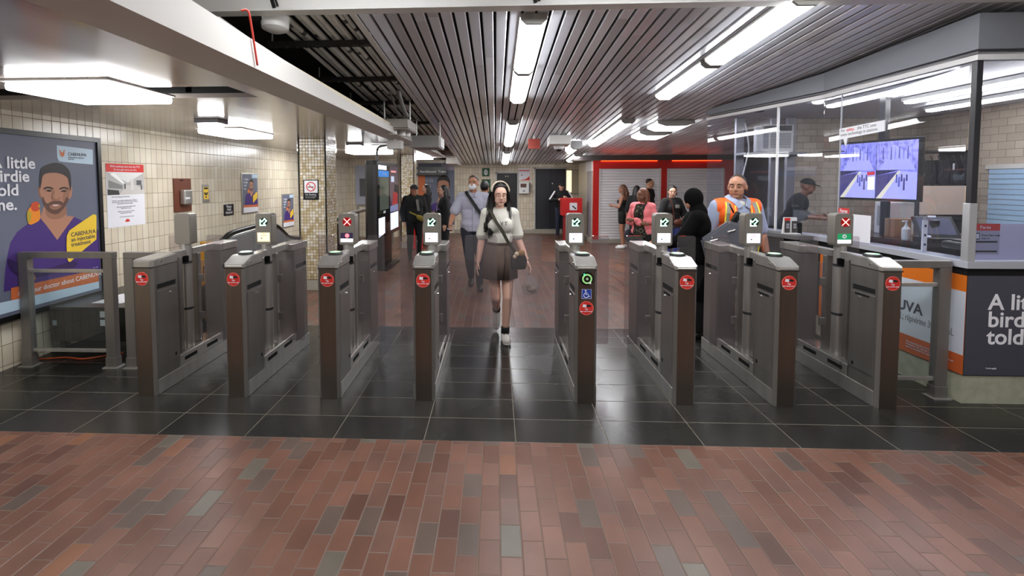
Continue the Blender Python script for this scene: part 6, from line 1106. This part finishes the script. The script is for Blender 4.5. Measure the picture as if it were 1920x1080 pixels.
PKC = cloth('pink_knit', (.95, .52, .54)); PAT = mat('dark_floral', (.10, .09, .075), .8); _g = G(PAT); _g.set(_g.b.inputs['Base Color'], _g.ramp(_g.noise(45, 2), [(.0, (.06, .055, .055)), (.56, (.09, .085, .075)), (.60, (.45, .42, .30))]))
w11.top('patterned_top', PAT, .15, .80, .018, None, lambda m: m.ball((0, 0, .92), (.19, .15, .16))); pk = w11.top('pink_cardigan', PKC, 1.85, .78, .030, .022, lambda m: m.ball((0, .02, .92), (.21, .155, .17)), vox=.009)
bm = bmesh.new(); bm.from_mesh(pk.data); k_ = w11.k
kill = [v for v in bm.verts if v.co.y < -.07 and abs(v.co.x) < .085 * k_ + max(0, (1.05 * k_ - v.co.z)) * .25 and not (1.02 * k_ < v.co.z < 1.22 * k_ and v.co.y < -.165)]
bmesh.ops.delete(bm, geom=kill, context='VERTS'); bm.to_mesh(pk.data); bm.free()
w11.pants('trousers', MATS['black_trousers'], 1.95, .02); w11.shoes(MATS['dark_shoe']); w11.hair(mat('hair_auburn', (.42, .24, .14), .5, noise=.3, nscale=40), [([(0, .06, .02), (0, .075, -.10)], [.075, .07]), ([(-.065, .03, .03), (-.085, .03, -.07), (-.08, .0, -.12)], [.035, .036, .022]), ([(.065, .03, .03), (.085, .03, -.07), (.08, .0, -.12)], [.035, .036, .022])])
w11.strap('bag_strap', [(.10, -.06, 1.46), (.07, -.13, 1.36), (.0, -.17, 1.26), (-.09, -.17, 1.12)], .025, MATS['black_strap'], (0, -1, .1)); bb = MB(); bb.ball((-.24, -.02, .84), (.09, .10, .13)); w11.part('shoulder_bag', bb, cloth('slate_bag', (.13, .13, .18)), 3)
w12 = Fig('woman in a black jacket and blue jeans with a brown bag at her waist', (3.42, 9.35, 0), .35, 1.60, dict(elL=(.30, -.02, 1.10), wrL=(.19, -.16, .98), elR=(-.27, .02, 1.10), wrR=(-.24, -.12, .95), knR=(-.10, -.02, .50), anL=(.15, .0, .085), toL=(.2, -.13, .03), knL=(.12, -.02, .5)), 'light', 1.1, 1.05, 1.02, (-.6, .1), 0, True, .010, grip=(.6, .4))
w12.top('black_tee', cloth('black_tee_cloth', (.045, .045, .045)), .6, .90, .016, .02); jk = w12.top('black_jacket', BC, 1.1, .92, .032, .034, lambda m: (m.ball((0, .0, 1.02), (.20, .14, .13)), [m.cap(w12.J['sh' + q], w12.J['el' + q], .065, .085) for q in 'LR']))
b = MB(); b.box((-.05, -.165, 1.26), (.05, -.155, 1.33), .004); w12.raw('shirt_print', b, mat('grey_shirt_print', (.55, .55, .53), .7)); w12.pants('jeans', cloth('blue_jeans', (.30, .34, .62))); w12.shoes(MATS['white_sneaker']); w12.hair(HAIRD, [([(0, .08, .03), (.0, .115, .0)], [.06, .05]), ([(.04, .09, -.02), (.075, .10, -.05)], [.035, .03])])
bb = MB(); bb.ball((.02, -.19, .97), (.13, .045, .075)); w12.part('waist_bag', bb, cloth('brown_leather_bag', (.36, .19, .14), .5), 3); w12.strap('bag_strap', [(-.11, -.05, 1.46), (-.10, -.14, 1.3), (-.09, -.18, 1.02)], .02, MATS['brown_leather_bag'], (0, -1, .1)); 
b = MB(); b.ball((.06, .0, .93), (.19, .14, .11)); w12.part('grey_undershirt', b, cloth('grey_jersey', (.40, .39, .38)), 3, [((0, 0, .84), (0, 0, -1))])
# --- the figure in black beside the gates
w13 = Fig('figure in a black hooded veil and black robe reaching over a gate', (2.20, 5.26, 0), -1.9, 1.62, dict(elL=(.22, -.18, 1.13), wrL=(.2, -.42, 1.07), elR=(-.24, .02, 1.10), wrR=(-.25, -.12, .95)), 'tan', 1.15, 1.15, 1.0, (0, .1), .05, True, .012, False)
BV = mat('black_veil', (.03, .03, .032), .95, spec=.12); h = MB(); h.ball((0, .0, .015), (.090, .106, .122), None, 20, 14); h.ball((0, .03, -.12), (.09, .09, .09)); bmesh.ops.transform(h.bm, matrix=w13.HM, verts=h.bm.verts); h.cap(w13.J['neck'] + Vector((0, .02, 0)), w13.J['chest'], .10, .16); w13.part('veil', h, BV, 8)
w13.pants('trousers', MATS['black_trousers']); w13.top('robe', BV, 1.9, .45, .035, .03, lambda m: (m.ball((0, 0, 1.0), (.20, .17, .22)), m.cap((0, 0, .95), (0, .02, .45), .17, .19), [m.cap(w13.J['sh' + q], w13.J['el' + q], .075, .08) for q in 'LR'], [m.cap(w13.J['el' + q], w13.J['wr' + q], .075, .065) for q in 'LR']), it=10); w13.shoes(MATS['dark_shoe'])
t = thing('shoulder_bag', 'large dark grey leather bag carried by the figure in black', 'bag', (2.40, 4.99, 1.0), -.25); b = MB(); b.prism([(-.20, -.14), (.20, -.14), (.30, -.06), (.12, .27), (-.0, .30), (-.26, .10)], 'y', -.05, .05); bmesh.ops.bevel(b.bm, geom=b.bm.edges[:], offset=.02, segments=2, affect='EDGES'); obj('body', b, mat('slate_leather', (.33, .33, .36), .55), t, smooth=True)
for x, z in ((.02, .20), (-.14, .10)): b = MB(); b.cap((x - .03, -.055, z - .01), (x + .03, -.055, z + .01), .012, .012, 8); obj('buckle', b, CHROME, t, smooth=True)
# --- the attendant in the orange vest
w14 = Fig('heavy attendant in an orange safety vest standing between two gates', (2.66, 5.36, 0), .0, 1.78, dict(elL=(.285, .04, 1.08), wrL=(.30, -.05, .86), elR=(-.285, .04, 1.08), wrR=(-.26, -.12, .88), head=(-.01, -.035, 1.57), shL=(.185, .012, 1.36), shR=(-.185, .012, 1.36)), 'tan', 1.22, 1.40, 1.12, (-.62, .06), 0, False, .008, arm=1.18)
SB = cloth('light_blue_uniform', (.62, .66, .76)); ts = w14.top('uniform_shirt', SB, .78, .86, .016, .024, lambda m: [m.cap(w14.J['sh' + q], w14.J['sh' + q].lerp(w14.J['el' + q], .85), .068, .078) for q in 'LR'])
VO = mat('vest_orange', (.98, .40, .08), .6); VY = mat('vest_yellow', (.96, .89, .28), .6); VS = mat('vest_silver', (.60, .60, .55), .4)
m = MB(); w14.torso(m, .030); vest = w14.part('safety_vest', m, VO, 6, [((0, 0, .88), (0, 0, -1)), ((0, 0, 1.455), (0, 0, 1))])
bm = bmesh.new(); bm.from_mesh(vest.data); k_ = w14.k; bmesh.ops.delete(bm, geom=[v for v in bm.verts if (v.co.y < -.02 and abs(v.co.x) < (.055 + max(0, (1.46 * k_ - v.co.z)) * .05) * k_) or (abs(v.co.x) > .232 * k_ and v.co.z > 1.18 * k_) or (abs(v.co.x) < .07 * k_ and v.co.z > 1.40 * k_)], context='VERTS'); bm.to_mesh(vest.data); bm.free()
from mathutils.bvhtree import BVHTree
_bv = BVHTree.FromPolygons([v.co.copy() for v in vest.data.vertices], [list(p.vertices) for p in vest.data.polygons])
def on_vest(x, z, lift=.006):
    hit = _bv.ray_cast(Vector((x * k_, -1, z * k_)), Vector((0, 1, 0)));
    if hit[0] is None: return None
    return hit[0] + Vector((0, -lift, 0))
for sx in (-1, 1):
    for x0, wd, mt, lf in ((.135, .085, VY, .004), (.135, .055, VS, .007)):
        pts = [on_vest(sx * (x0 - max(0, z - 1.30) * .15), z, lf) for z in (.90, .98, 1.06, 1.14, 1.22, 1.30, 1.36, 1.41)]; pts = [p for p in pts if p]
        b = MB(); b.strip(pts, wd * k_, .004, (0, -1, .12)); obj('vest_stripe', b, mt, vest)
    pts = [on_vest(sx * (.072 + (1.46 - z) * .05), z, .004) for z in (.92, 1.0, 1.1, 1.2, 1.3, 1.38)]; pts = [p for p in pts if p]
    if len(pts) > 2: b = MB(); b.strip(pts, .016, .004, (0, -1, .1)); obj('vest_piping', b, VY, vest)
b = MB(); p_ = on_vest(.105, 1.22) or Vector((.19, -.2, 1.26)); b.box(p_ + Vector((-.035, -.004, -.02)), p_ + Vector((.035, .004, .02)), .002); obj('vest_crest', b, mat('crest_brown', (.45, .16, .08), .6), vest)
for x in (-1, 1): b = MB(); b.strip(smooth_pts([(x * .088, .03, 1.475), (x * .088, -.06, 1.45), (x * .062, -.125, 1.415), (x * .035, -.158, 1.36)], 4), .05, .012, (x * .5, -.6, .6)); w14.raw('collar', b, SB, ts, False)
b = MB(); b.ball((0, -.075, 1.385), (.06, .062, .045)); w14.raw('undershirt', b, tee)
b = MB(); b.box((-.135, -.235, 1.20), (-.075, -.195, 1.32), .008); bmesh.ops.rotate(b.bm, cent=(-.1, -.2, 1.26), matrix=Euler((0, .5, 0)).to_matrix(), verts=b.bm.verts); r_ = w14.raw('radio', b, BLACK); b = MB(); b.cone((-.13, -.215, 1.31), (-.17, -.205, 1.40), .008); w14.raw('radio_antenna', b, BLACK, r_)
w14.pants('trousers', cloth('charcoal_trousers', (.10, .10, .11))); w14.shoes(MATS['dark_shoe']); w14.hair(mat('shaved_hair', (.22, .17, .14), .7), [], (.0755, .0935, .0885), ((0, -.045, .075), (0, -.75, -.66)), c=(0, .012, .032)); wr = MB(); W_ = w14.J['wrL']; wr.cone(W_ + Vector((0, .01, .02)), W_ + Vector((0, .006, .005)), .042, seg=18); w14.raw('wristband', wr, BLACK)
# --- the clerk inside the booth
w15 = Fig('clerk in dark clothes and a cap bending forward inside the ticket booth', (4.15, 6.9, .22), .9, 1.55, dict(elR=(-.26, -.15, 1.10), wrR=(-.16, -.38, 1.08), elL=(.26, -.15, 1.10), wrL=(.2, -.38, 1.08)), 'brown', 1.1, 1.1, 1, (0, .2), .35, False, .012, False); w15.top('jacket', cloth('dark_blue_jacket', (.06, .065, .09)), 1.3, .9, .025); w15.pants('trousers', MATS['black_trousers']); w15.shoes(MATS['dark_shoe']); w15.cap_hat(MATS['black_cap'])
bpy.data.scenes.remove(TMP)
